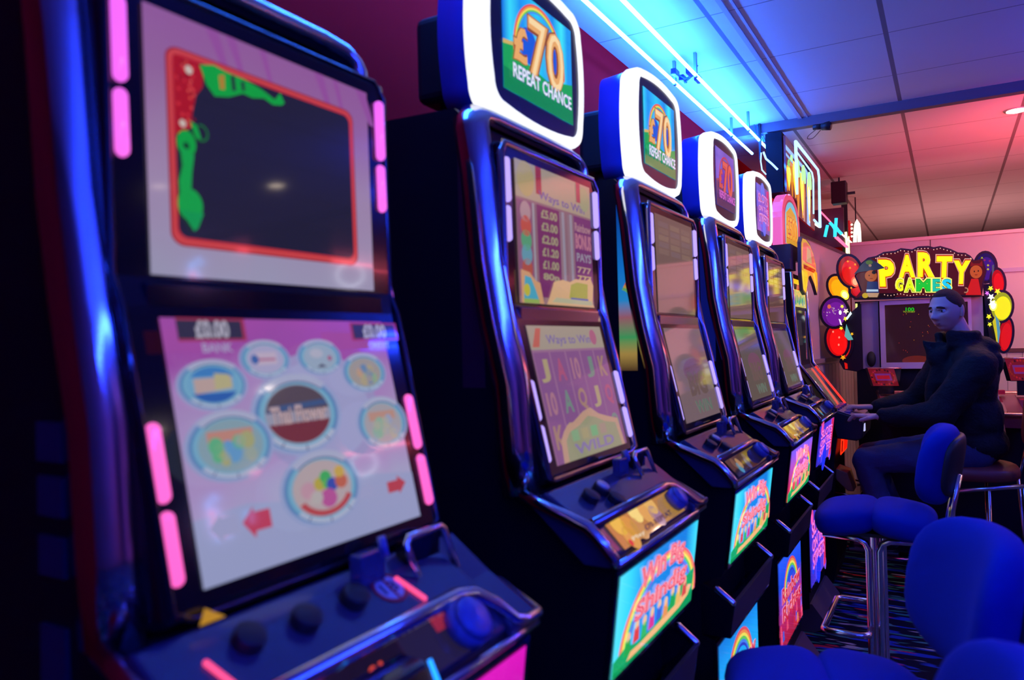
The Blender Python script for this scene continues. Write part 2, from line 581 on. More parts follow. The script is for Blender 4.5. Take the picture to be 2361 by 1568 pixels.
# little spotlight on a stalk
q = P(1896, 291, Z=2.585)
t = thing('spotlight', (q.x, q.y, CEIL), 'small black spotlight hanging from the ceiling by the bulkhead', 'spotlight')
MB().cyl((0, 0, 0), (0, 0, -0.05), 0.006, M_steel).build('stalk', t)
MB().cyl((-0.05, 0, -0.06), (0.0, 0, -0.063), 0.02, M_dark).cyl((0.0, 0, -0.063), (0.045, -0.01, -0.07), 0.026, M_dark, r2=0.028).build('lamp_body', t)
MB().cyl((0.045, -0.01, -0.07), (0.047, -0.0104, -0.0703), 0.022, mat('lens', (0.02, 0.02, 0.03), 0.05)).build('lens', t)
cable('cable', [P(1880, 300, Y=4.72), P(1865, 312, Y=4.75), P(1862, 320, Y=4.78), P(1875, 318, Y=4.8), P(1892, 300, Y=4.76)], 0.002, Mc, 'loop of thin cable dangling under the small spotlight')

# loudspeaker on the wall bracket
q = P(1935, 445, Y=6.6)
t = thing('loudspeaker', (q.x, q.y, q.z), 'black loudspeaker hung high past the neon sign', 'speaker')
w2 = (P(1952, 445, Y=6.6).x-P(1917, 445, Y=6.6).x)/2; h2 = (P(1935, 420, Y=6.6).z-P(1935, 470, Y=6.6).z)/2
MB().box((-w2, -0.05, -h2), (w2, 0.07, h2), M_dark).build('cabinet', t, bevel=0.006)
MB().box((-w2+0.008, -0.055, -h2+0.008), (w2-0.008, -0.05, h2-0.008), mat('speaker_cloth', (0.02, 0.008, 0.015), 0.9)).build('grille', t)
MB().box((-0.006, 0.0, h2), (0.006, 0.012, CEIL-q.z), M_dark).build('hanging_bracket', t)
MB().box((w2, 0, -0.02), (w2+0.06, 0.02, 0.0), M_dark).build('side_bracket', t)

# ceiling downlights: the one in view and unseen ones added to light the hall
def downlight(x, y, col, power, label, es=9):
    t = thing('downlight', (x, y, CEIL), label, 'ceiling light', group='round downlights')
    MB().cyl((0, 0, -0.006), (0, 0, 0.0), 0.062, mat('white_trim', (0.7, 0.6, 0.55), 0.4), 32).build('rim', t)
    MB().cyl((0, 0, -0.009), (0, 0, -0.006), 0.05, T('ffe6c8', es), 32).build('lamp_face', t)
    if power:
        o = area('downlight_beam', (0, 0, -0.014), (0, 0, 0), 0.09, 0.09, col, power, 150)
        o.data.shape = 'DISK'; o.parent = t


q = P(2343, 253, Z=CEIL)
downlight(q.x, q.y, (1, 0.72, 0.55), 5, 'round warm downlight glowing in the pink ceiling at the right edge')
downlight(0.9, 6.2, (1, 0.62, 0.5), 9, 'added round warm downlight beyond the party machine, outside the picture', 8)
downlight(3.2, 3.2, (1, 0.8, 0.7), 5, 'added round downlight over the middle of the hall, outside the picture', 8)

# ================================================================== SLOT MACHINES
HW = 0.255
CH = [(0.318, 1.072), (0.308, 1.16), (0.300, 1.28), (0.272, 1.40), (0.252, 1.513), (0.238, 1.68), (0.226, 1.775)]
BARS = dict(up=[(1.549, 1.62), (1.625, 1.714)], lo=[(1.205, 1.284), (1.127, 1.199)])


def lowx(z): return 0.312+(1.40-z)/(1.40-1.10)*0.068


def body_profile():
    return [(0, 0), (0.38, 0), (0.38, 0.09), (0.43, 0.11), (0.43, 0.548), (0.40, 0.56), (0.40, 0.70), (0.455, 0.725), (0.468, 0.75), (0.493, 0.948), (0.50, 0.962),
            (0.497, 0.972), (0.450, 1.018), (0.40, 1.04), (0.335, 1.074), (0.30, 1.09), (0.285, 1.28), (0.255, 1.40), (0.235, 1.513), (0.22, 1.68), (0.205, 1.79), (0.18, 1.815), (0, 1.82)]


def upper_screen_game(A):
    """pay table: columns of prize values, fruit, banner"""
    v = lambda h, s=1.0: G(h, s)
    A.rect(0, 0, 1, 1, v('80606c'))
    A.rect(0.0, 0.74, 1, 1, v('988a78'))
    A.ell(0.12, 0.88, 0.10, None, v('a09060')); A.rect(0.24, 0.80, 0.31, 1, v('8c3038'))
    A.text('Ways to Win', 0.27, 0.75, 0.9, 0.83, v('5c4c90'), 0.01, rise=-0.01)
    A.ell(0.9, 0.88, 0.08, None, v('8a9070')); A.rect(0.78, 0.84, 0.84, 1, v('90404c'))
    A.rect(0.0, 0.05, 0.17, 0.72, v('7c4c6c')); A.rect(0.18, 0.05, 0.20, 0.72, v('94909c'))
    A.rect(0.23, 0.05, 0.52, 0.72, v('6c2e5c'))
    for i, s in enumerate(['£5.00', '£3.00', '£2.00', '£1.20', '£1.00', '80p']):
        y = 0.63-i*0.093
        A.text(s, 0.28, y, 0.49, y+0.065, v('948c70'), 0.035, up=False)
    A.h += A.step
    for u in (0.55, 0.66): A.rect(u, 0.05, u+0.035, 0.72, v('8c8494'), up=False)
    A.h += A.step
    A.rect(0.72, 0.05, 0.98, 0.72, v('6c3468'))
    A.text('Rainbow', 0.73, 0.60, 0.97, 0.67, v('a07880'), 0.03)
    A.text('BONUS', 0.73, 0.46, 0.97, 0.585, v('a86c80'), 0.05)
    A.text('PAYS', 0.74, 0.36, 0.96, 0.43, v('8c8494'), 0.03)
    for i in range(3): A.text('777'[:3], 0.74, 0.27-i*0.07, 0.95, 0.32-i*0.07, v(('b09080', 'b8a070', 'a07890')[i]), 0.02, up=False)
    A.h += A.step
    for i, c in enumerate(('a08088', 'b04c40', '50906c', '5c8ca0', 'a04c40')):
        A.ell(0.085, 0.64-i*0.10, 0.06, None, v(c), up=False)
    A.h += A.step
    # gold bags along the bottom
    g = v('c8a078'); A.poly([(0.30, 0.0), (0.34, 0.06), (0.40, 0.17), (0.52, 0.195), (0.62, 0.185), (0.7, 0.215), (0.86, 0.215), (0.93, 0.24), (0.97, 0.18), (0.95, 0.03), (0.98, 0.0)], g)
    A.poly([(0.60, 0.06), (0.63, 0.165), (0.72, 0.19), (0.88, 0.185), (0.87, 0.06)], v('9c9844')); A.rect(0.62, 0.05, 0.88, 0.065, v('5058a0'))
    A.poly([(0.36, 0.02), (0.42, 0.055), (0.93, 0.05), (0.94, 0.015)], v('a8a488'))
    A.poly([(0.0, 0.0), (0.0, 0.23), (0.10, 0.215), (0.17, 0.16), (0.22, 0.15), (0.26, 0.0)], v('c09068'))
    A.poly([(0.02, 0.02), (0.04, 0.19), (0.11, 0.18), (0.16, 0.10), (0.2, 0.02)], v('4898b0')); A.ell(0.06, 0.09, 0.035, None, v('b0a838')); A.rect(0.02, 0.0, 0.2, 0.03, v('88a050'))


def lower_screen_game(A):
    v = G
    A.rect(0, 0, 1, 1, v('8c6484')); A.rect(0, 0.82, 1, 1, v('988c80'))
    A.poly([(0.02, 0.84), (0.10, 0.98), (0.16, 0.98), (0.1, 0.84)], v('b05c50'))
    A.text('Ways to Win', 0.2, 0.84, 0.8, 0.93, v('6c5c98'), 0.01); A.ell(0.85, 0.91, 0.05, None, v('a05c78'))
    for i in range(5):
        A.rect(0.005+i*0.2, 0.0, 0.19+i*0.2, 0.80, v('7c5080'), up=False)
    A.h += A.step
    sy = ['J', 'Q', '10', 'A', 'K', 'A', '10', 'K', 'Q', 'J', '10', 'J', 'K', 'A', 'Q']
    cs = ['a09070', 'a05070', 'a07080', '6c8078', '987868']
    for i in range(5):
        for j in range(3):
            s = sy[(i*3+j*2) % 15]
            A.text(s, 0.04+i*0.2, 0.58-j*0.24, 0.15+i*0.2, 0.75-j*0.24, v(cs[(i+j*2) % 5]), 0.03, up=False)
    A.h += A.step
    A.poly([(0.08, 0.0), (0.10, 0.16), (0.16, 0.22), (0.22, 0.26), (0.3, 0.27), (0.45, 0.33), (0.56, 0.35), (0.66, 0.29), (0.8, 0.25), (0.93, 0.22), (0.96, 0.0)], v('b08c78'))
    A.poly([(0.14, 0.0), (0.16, 0.15), (0.22, 0.20), (0.38, 0.24), (0.5, 0.29), (0.6, 0.27), (0.72, 0.22), (0.88, 0.19), (0.91, 0.0)], v('8c8c70'))
    for i, c in enumerate(('7c9c78', '98906c', '6ca074', '988478')): A.rect(0.24+i*0.13, 0.13, 0.33+i*0.13, 0.21, v(c), up=False)
    A.h += A.step
    A.text('WILD', 0.24, 0.03, 0.8, 0.11, v('80709c'), 0.03)


def plain_screen(A, up, col='6c5450', seed=1):
    v = G; rnd = random.Random(seed)
    A.rect(0, 0, 1, 1, v(col))
    if up:
        for i in range(5):
            for j in range(3): A.rect(0.08+j*0.3, 0.60+i*0.07, 0.33+j*0.3, 0.655+i*0.07, v(('745c56', '705a5c', '7a6258')[(i+j) % 3]), up=False)
        A.h += A.step
    else:
        A.ell(0.55, 0.52, 0.3, 0.14, v('6c4858'))
        A.text('BIG', 0.3, 0.25, 0.8, 0.52, v('64504c'), 0.05); A.text('WIN', 0.35, 0.06, 0.8, 0.2, v('5c6c60'), 0.03)


def belly_rainbow(A, purple=False):
    """printed lower glass: sky, rainbow, red lettering, band of small figures, gold hill"""
    v = lambda h: G(h, 1.15)
    if purple:
        A.rect(0, 0, 1, 1, grad('belly_pinkred', [(0, 'd02838'), (0.35, 'c03070'), (0.7, 'b050c0'), (1, '7c58f0')], 'Z', 0.76, 0.94, 1.2, 0.3))
    else:
        A.rect(0, 0, 1, 1, grad('belly_sky', [(0, '58e0f8'), (0.12, '38d0ff'), (0.3, '1c88e0'), (0.8, '1878d8'), (1, '40e0f8')], 'Y', -0.24, 0.24, 1.15))
    RB = ['e86070', 'f0a050', 'f0e060', '60c860', '4090f0', '7060d0']
    for i, c in enumerate(RB):
        A.arc(0.55, 0.12, 0.50-i*0.018, 0.482-i*0.018, v(c), 0, PI, 26, up=False, ry=1.55)
    A.h += A.step
    A.poly([(0, 0), (0, 0.17), (0.12, 0.22), (0.25, 0.15), (0.45, 0.14), (0.7, 0.24), (0.85, 0.38), (1, 0.42), (1, 0)], v('18a060'))
    A.poly([(0.12, 0.0), (0.18, 0.12), (0.3, 0.11), (0.5, 0.13), (0.75, 0.15), (0.92, 0.26), (0.98, 0.22), (0.9, 0.07), (0.6, 0.05), (0.3, 0.03)], v('e8b078'))
    A.poly([(0.0, 0.0), (1, 0.0), (1, 0.16), (0.8, 0.07), (0.5, 0.045), (0.2, 0.05), (0, 0.06)], v('0c9050'))
    rnd = random.Random(3)
    for i in range(9):
        u = 0.14+i*0.09; c = ('28a048', 'd84040', '38b060', 'd03890', '3860d0', 'e09050', '20a050', 'e0b060', 'd04848')[i]
        b_ = 0.12+0.06*abs(math.sin(i*1.3))
        A.poly([(u-0.035, b_), (u+0.035, b_), (u+0.025, b_+0.15), (u-0.025, b_+0.15)], v(c), up=False)
        A.ell(u, b_+0.175, 0.022, None, v('e8b890'), up=False)
    A.h += A.step*2
    red = 'd83048' if not purple else 'f04870'
    for (s, v0, v1, u0, u1) in (('Win Big', 0.62, 0.93, 0.22, 0.80), ('Shindig', 0.34, 0.61, 0.18, 0.86)):
        A.text(s, u0, v0, u1, v1, v('e8a8b8' if not purple else 'f898c8'), 0.075, arch=0.02)
        A.text(s, u0, v0, u1, v1, v(red), 0.03, arch=0.02)
        A.text(s, u0+0.005, v0+0.02, u1-0.005, v1-0.01, v('f08898'), -0.012, arch=0.02)


def belly_street(A):
    v = lambda h: G(h, 1.1)
    A.rect(0, 0, 1, 1, grad('belly_purple', [(0, '3428c0'), (0.5, '5038d8'), (1, '6040d8')], 'Y', -0.24, 0.24, 1.1, 0.4))
    rnd = random.Random(9)
    for i in range(14): A.ell(rnd.random(), rnd.random(), 0.03+0.05*rnd.random(), None, v(rnd.choice(['2038f0', '8048e0', '4a30c8', 'd84898'])), up=False)
    A.h += A.step
    A.poly([(0.88, 0), (1, 0), (1, 1), (0.8, 1)], v('d02860'))
    for s, v0, v1 in (('SLOTS', 0.64, 0.85), ('ON THE', 0.44, 0.6), ('STREETS', 0.2, 0.41)):
        A.text(s, 0.12, v0, 0.9, v1, v('a02060'), 0.07, arch=0.03); A.text(s, 0.12, v0, 0.9, v1, v('f080e8'), 0.02, arch=0.03)
    A.ell(0.45, 0.1, 0.14, None, v('2030f0'))


def topper_art(A, style):
    """the lit sign on top: sky, rainbow, gold £70"""
    dim = {'bright': 1.0, 'dusk': 0.8}.get(style, 0.9)
    v = lambda h: G(h, dim)
    if style == 'street':
        A.rect(0, 0, 1, 1, v('7450b8'))
        rnd = random.Random(4)
        for i in range(22): A.rect(0.05*int(rnd.random()*20), rnd.random()*0.9, 0.05*int(rnd.random()*20)+0.05, rnd.random(), v(rnd.choice(['5868e8', '8448b0', '9860c8', '6c48a0'])), up=False)
        A.h += A.step
        A.ell(0.5, 0.88, 0.16, None, v('5878f8')); A.poly([(0.85, 0.1), (1, 0.1), (1, 1), (0.8, 0.95)], v('d83080'))
        for s, v0, v1 in (('SLOTS', 0.6, 0.8), ('ON THE', 0.42, 0.54), ('STREETS', 0.18, 0.37)):
            A.text(s, 0.12, v0, 0.88, v1, v('b04058'), 0.06, arch=0.03); A.text(s, 0.12, v0, 0.88, v1, v('d890f0'), 0.02, arch=0.03)
        A.ell(0.5, 0.08, 0.13, None, v('4868f8'))
        return
    if style == 'bright':
        sky = grad('topper_sky', [(0, '1470e0'), (0.1, '38d8f8'), (0.25, '1c90f0'), (0.5, '28c8f8'), (0.75, '1888e8'), (0.9, '40e8f8'), (1, '2098f0')], 'Y', -0.09, 0.22, 1.0)
    else:
        sky = grad('topper_dusk', [(0, '4c50d8'), (0.3, '7c70e8'), (0.6, '5c58d0'), (1, '6c60d8')], 'Y', -0.09, 0.22, 0.8)
    A.rect(0, 0, 1, 1, sky)
    gr = ['18a050', '0c8448', '48c050', 'd0b060'] if style == 'bright' else ['584070', '483060', '6c4880', '905070']
    A.poly([(0, 0), (0, 0.42), (0.12, 0.47), (0.25, 0.36), (0.6, 0.3), (0.8, 0.36), (1, 0.42), (1, 0)], v(gr[0]))
    A.poly([(0, 0), (0, 0.2), (0.3, 0.17), (0.7, 0.14), (1, 0.22), (1, 0)], v(gr[1]))
    A.poly([(0, 0.40), (0.16, 0.44), (0.16, 0.47), (0, 0.44)], v(gr[3]))
    RB = ['e84848', 'f09040', 'f0e050', '58c858', '4888f0'] if style == 'bright' else ['d03860', 'c04860', 'a050a0', '7060c0', '5c68e0']
    for i, c in enumerate(RB): A.arc(0.5, 0.45, 0.37-i*0.012, 0.358-i*0.012, v(c), -0.1, PI+0.1, 30, up=False)
    A.h += A.step
    A.ell(0.33, 0.52, 0.12, None, v('1858d8' if style == 'bright' else '5038c0')); A.ell(0.7, 0.52, 0.1, None, v('1858d8' if style == 'bright' else '5038c0'))
    go = ('8c4820', 'e8a860', 'f8d8a0') if style == 'bright' else ('903048', 'd85848', 'e86858')
    A.text('£', 0.11, 0.30, 0.32, 0.66, v(go[0]), 0.07); A.text('70', 0.31, 0.22, 0.86, 0.84, v(go[0]), 0.07)
    A.text('£', 0.12, 0.31, 0.31, 0.65, v(go[1]), 0.035); A.text('70', 0.32, 0.235, 0.85, 0.825, v(go[1]), 0.035)
    A.text('70', 0.335, 0.25, 0.835, 0.81, v(go[2]), -0.01)
    tx = ('4860a0', 'e8ecff') if style == 'bright' else ('803090', 'e070e0')
    A.text('REPEAT CHANCE', 0.10, 0.13, 0.95, 0.275, v(tx[0]), 0.06); A.text('REPEAT CHANCE', 0.10, 0.135, 0.95, 0.27, v(tx[1]), 0.02)


def nose_art(A, k):
    v = G
    if k == 1 or k == 3:
        A.rect(0, 0, 1, 1, v('a87c34', 0.9))
        for i, (u, w_, c) in enumerate(((0.12, 0.75, 'e0c040'), (0.22, 0.5, 'c89830'), (0.38, 0.82, 'f0e080'), (0.5, 0.6, 'd8a850'), (0.3, 0.3, 'b89048'), (0.62, 0.8, 'e0b860'), (0.6, 0.35, '8c7898'), (0.15, 0.2, 'd0a040'))):
            A.ell(u, w_, 0.07, None, v(c, 0.85), up=False)
        A.h += A.step
        A.text('£70 REPEAT', 0.35, 0.12, 0.8, 0.3, v('282040'), 0.03); A.text('Play', 0.14, 0.04, 0.32, 0.2, v('e8e0c0', 0.8), 0.02)
        A.ell(0.1, 0.07, 0.02, None, v('c02020'))
    else:
        A.rect(0, 0, 1, 1, v('181018', 0.9))
        for i, (u, w_, c) in enumerate(((0.2, 0.3, '4898b8'), (0.26, 0.5, 'b08858'), (0.5, 0.55, '58505c'), (0.45, 0.3, '385090'), (0.15, 0.6, '604838'))):
            A.ell(u, w_, 0.05, None, v(c, 0.7), up=False)


def tulip_game_lower(A):
    """pink game menu of ringed pictures on the nearest machine"""
    v = lambda h: G(h, 1.0)
    A.rect(0, 0, 1, 1, grad('menu_pink', [(0, '9498c0'), (0.2, '9c98bc'), (0.35, 'a088b8'), (0.5, '9c88b4'), (0.7, '9c78b0'), (0.85, '904898'), (1, '98489c')], 'Z', 1.12, 1.39, 1.0, 0.5))
    A.ell(0.58, 0.58, 0.30, 0.27, v('9088b4')); A.ell(0.58, 0.58, 0.25, 0.23, v('9494bc'))
    A.poly([(0.0, 0.0), (1, 0.0), (1, 0.22), (0.75, 0.26), (0.4, 0.22), (0.2, 0.26), (0, 0.24)], v('9096bc'))

    def medal(u, w_, r, ry, inner, art=None):
        k = ry/r
        R = lambda f, c: A.ell(u, w_, r*f, ry*f, v(c))
        R(1.10, '8894bc'); R(1.0, '5078a8'); R(0.92, '6c9cb8'); R(0.80, inner)
        if art: art(u, w_, r*0.8, ry*0.8)
        A.arc(u, w_, r*0.88, r*1.08, v('9ca0bc'), PI*0.25, PI*0.75, ry=k); A.arc(u, w_, r*0.85, r*0.88, v('40406c'), PI*0.25, PI*0.75, ry=k)
        A.arc(u, w_, r*0.86, r*0.98, v('a0a8c0'), PI*1.2, PI*1.8, ry=k)
        for q_ in range(3): A.arc(u, w_, r*0.85, r*1.0, v('4c5078'), PI*(1.3+0.2*q_), PI*(1.31+0.2*q_), 2, up=False, ry=k)
        A.h += A.step

    def thai(u, w_, r, q):
        A.ell(u, w_, r*0.97, q*0.97, v('50444c'), 0.12, PI-0.12); A.ell(u, w_, r*0.97, q*0.97, v('6c3038'), PI+0.28, 2*PI-0.28)
        A.poly([(u-r*0.95, w_+q*0.1), (u+r*0.93, w_+q*0.22), (u+r*0.85, w_+q*0.42), (u-r*0.85, w_+q*0.32)], v('3c5078'))
        A.text('Thai Flower', u-r*0.86, w_-q*0.3, u+r*0.86, w_+q*0.30, v('4c3c50'), 0.07); A.text('Thai Flower', u-r*0.86, w_-q*0.3, u+r*0.86, w_+q*0.30, v('b0989c'), 0.035)

    def fruit(u, w_, r, q):
        for dx, dy, rr, c in ((-0.5, 0.0, 0.25, 'b08898'), (-0.1, 0.15, 0.2, 'a89840'), (0.12, 0.35, 0.2, '409c58'), (0.12, 0.1, 0.15, '58a050'), (0.3, 0.05, 0.2, '3848a0'), (0.62, 0.1, 0.22, 'b05c48'), (0.1, -0.4, 0.28, 'a8508c'), (0.6, 0.45, 0.18, 'b89848'), (-0.3, -0.3, 0.2, 'a8a0a0')):
            A.ell(u+dx*r, w_+dy*q, rr*r, rr*q*1.2, v(c))
        A.arc(u, w_, r*0.8, r*1.0, v('a84448'), PI*1.15, PI*1.85, ry=q/r)

    def bank(cols):
        def f(u, w_, r, q):
            rnd = random.Random(len(cols)+int(u*100))
            A.rect(u-r*0.7, w_+q*0.15, u+r*0.7, w_+q*0.6, v(cols[0]))
            for i in range(12):
                A.ell(u+r*rnd.uniform(-0.6, 0.6), w_+q*rnd.uniform(-0.65, 0.3), r*rnd.uniform(0.12, 0.26), None, v(cols[1:][i % (len(cols)-1)]), up=False)
            A.h += A.step
        return f

    def notes(u, w_, r, q):
        A.ell(u, w_, r*0.95, q*0.95, v('2c58a0'), PI*1.15, PI*1.85); A.ell(u, w_, r*0.95, q*0.95, v('3c74b0'), PI*0.15, PI*0.85)
        A.poly([(u-r*0.75, w_-q*0.45), (u+r*0.7, w_-q*0.25), (u+r*0.72, w_+q*0.4), (u-r*0.75, w_+q*0.35)], v('ac9490')); A.poly([(u, w_-q*0.3), (u+r*0.7, w_-q*0.2), (u+r*0.62, w_+q*0.5), (u+r*0.05, w_+q*0.6)], v('a8a078'))

    def flag(u, w_, r, q):
        A.poly([(u-r*0.5, w_-q*0.4), (u+r*0.6, w_-q*0.35), (u+r*0.6, w_+q*0.5), (u-r*0.5, w_+q*0.5)], v('b0a0b4')); A.rect(u-r*0.4, w_-q*0.1, u+r*0.5, w_+q*0.06, v('a06080')); A.ell(u-r*0.6, w_, r*0.2, None, v('3c5c98'))

    def white(u, w_, r, q):
        A.ell(u-r*0.2, w_+q*0.3, r*0.4, q*0.35, v('a4a4b4')); A.poly([(u-r*0.3, w_-q*0.75), (u+r*0.3, w_-q*0.75), (u, w_-q*0.5)], v('403c50')); A.ell(u+r*0.55, w_-q*0.1, r*0.12, None, v('984870'))

    medal(0.467, 0.58, 0.186, 0.162, '8c8ca0', thai)
    medal(0.138, 0.73, 0.118, 0.092, '6898b8', notes)
    medal(0.349, 0.82, 0.098, 0.076, '9c98b8', flag)
    medal(0.589, 0.818, 0.100, 0.076, '8c9cb0', white)
    medal(0.80, 0.734, 0.112, 0.088, '948c88', bank(['948c8c', 'ac8c78', '849c80', 'a09478', '607ca0']))
    medal(0.14, 0.486, 0.148, 0.125, '7c94a0', bank(['b07c70', '58a078', '5c8cb8', '98986c', '8c9890']))
    medal(0.83, 0.481, 0.132, 0.118, '98949c', bank(['ac8478', '80a090', '8c94b0', 'a09c90']))
    medal(0.459, 0.251, 0.168, 0.145, 'a8989c', fruit)
    for (u0, u1, w0, w1, txt) in ((0.0, 0.245, 0.885, 0.975, '£0.00'), (0.725, 0.995, 0.88, 0.968, '£0.00')):
        A.rect(u0, w0, u1, w1, v('94304c')); A.rect(u0+(0 if u0 == 0 else 0.012), w0+0.009, u1-0.014, w1-0.009, v('302c40'))
        A.text(txt, u0+(u1-u0)*0.24, w0+0.01, u1-(u1-u0)*0.26, w1-0.008, v('a09cac'), 0.045)
        A.text('BANK' if u0 < 0.5 else 'CREDIT', u0+(u1-u0)*0.3, w0-0.045, u1-(u1-u0)*0.25, w0-0.008, v('9c90b4'), 0.03)
    # arrows
    A.poly([(0.105, 0.195), (0.15, 0.245), (0.15, 0.225), (0.21, 0.225), (0.21, 0.155), (0.15, 0.155), (0.145, 0.13)], v('b03c54'))
    A.poly([(0.86, 0.185), (0.815, 0.225), (0.815, 0.205), (0.755, 0.205), (0.755, 0.155), (0.815, 0.155), (0.815, 0.14)], v('a83c48'))


def tulip_game_upper(A):
    v = lambda h: G(h, 1.0)
    A.rect(0, 0, 1, 1, grad('frame_pink', [(0, '9490ac'), (0.4, '9880a4'), (0.8, '8c6094'), (1, '8c5894')], 'Z', 1.43, 1.72, 1.0, 0.25))
    for u0, w_ in ((0.22, 0.05), (0.3, 0.04), (0.44, 0.03), (0.70, 0.05), (0.8, 0.03), (0.93, 0.06)):
        A.poly([(u0, 1.0), (u0+w_, 1.0), (u0+w_*1.5+0.02, 0.84), (u0+w_+0.02, 0.84)], v('8c4c94'), up=False)
    A.h += A.step
    def ring(x0, y0, x1, y1, r, m): A.poly(rrect(x0, y0, x1, y1, r, 6, 0, 1), m)
    ring(0.070, 0.115, 0.91, 0.875, 0.05, v('8c2030')); ring(0.077, 0.122, 0.903, 0.868, 0.045, v('c04040')); ring(0.09, 0.142, 0.89, 0.852, 0.04, v('b42c34'))
    ring(0.097, 0.15, 0.883, 0.843, 0.035, v('201e30'))
    A.poly([(0.097, 0.54), (0.097, 0.843), (0.19, 0.843), (0.205, 0.80), (0.20, 0.75), (0.175, 0.71), (0.16, 0.64), (0.15, 0.58), (0.12, 0.54)], v('a01418'))
    rnd = random.Random(2)
    for i in range(40):
        A.ell(0.105+rnd.random()*0.065, 0.56+rnd.random()*0.27, 0.005, None, v(rnd.choice(['c83038', 'd05048', '801018'])), up=False)
    A.h += A.step
    for u, w_, r in ((0.15, 0.80, 0.014), (0.122, 0.585, 0.012)): A.ell(u, w_, r, None, v('c0b0a8'), up=False)
    g = '109838'
    A.poly([(0.19, 0.835), (0.245, 0.855), (0.294, 0.845), (0.364, 0.842), (0.44, 0.825), (0.50, 0.80), (0.525, 0.838), (0.545, 0.80), (0.53, 0.785), (0.49, 0.775), (0.45, 0.79), (0.40, 0.775), (0.36, 0.78), (0.30, 0.745), (0.245, 0.73), (0.215, 0.765)], v(g))
    A.poly([(0.262, 0.82), (0.266, 0.765), (0.285, 0.77), (0.285, 0.83)], v('a87828'))
    A.poly([(0.31, 0.835), (0.315, 0.775), (0.33, 0.78), (0.325, 0.84)], v('201e30')); A.poly([(0.35, 0.825), (0.355, 0.79), (0.367, 0.79), (0.365, 0.83)], v('201e30'))
    A.arc(0.185, 0.565, 0.022, 0.028, v('186830'), -PI*0.7, PI*0.6); A.poly([(0.145, 0.60), (0.17, 0.59), (0.185, 0.54), (0.165, 0.54)], v(g))
    A.ell(0.13, 0.51, 0.034, 0.05, v(g)); A.ell(0.128, 0.50, 0.011, None, v('103820'))
    A.poly([(0.105, 0.50), (0.155, 0.47), (0.145, 0.40), (0.14, 0.33), (0.125, 0.30), (0.10, 0.30), (0.098, 0.36), (0.112, 0.42)], v('149840'))
    A.ell(0.135, 0.275, 0.045, 0.062, v('149840')); A.poly([(0.098, 0.25), (0.182, 0.25), (0.16, 0.19), (0.145, 0.175)], v('109048'))


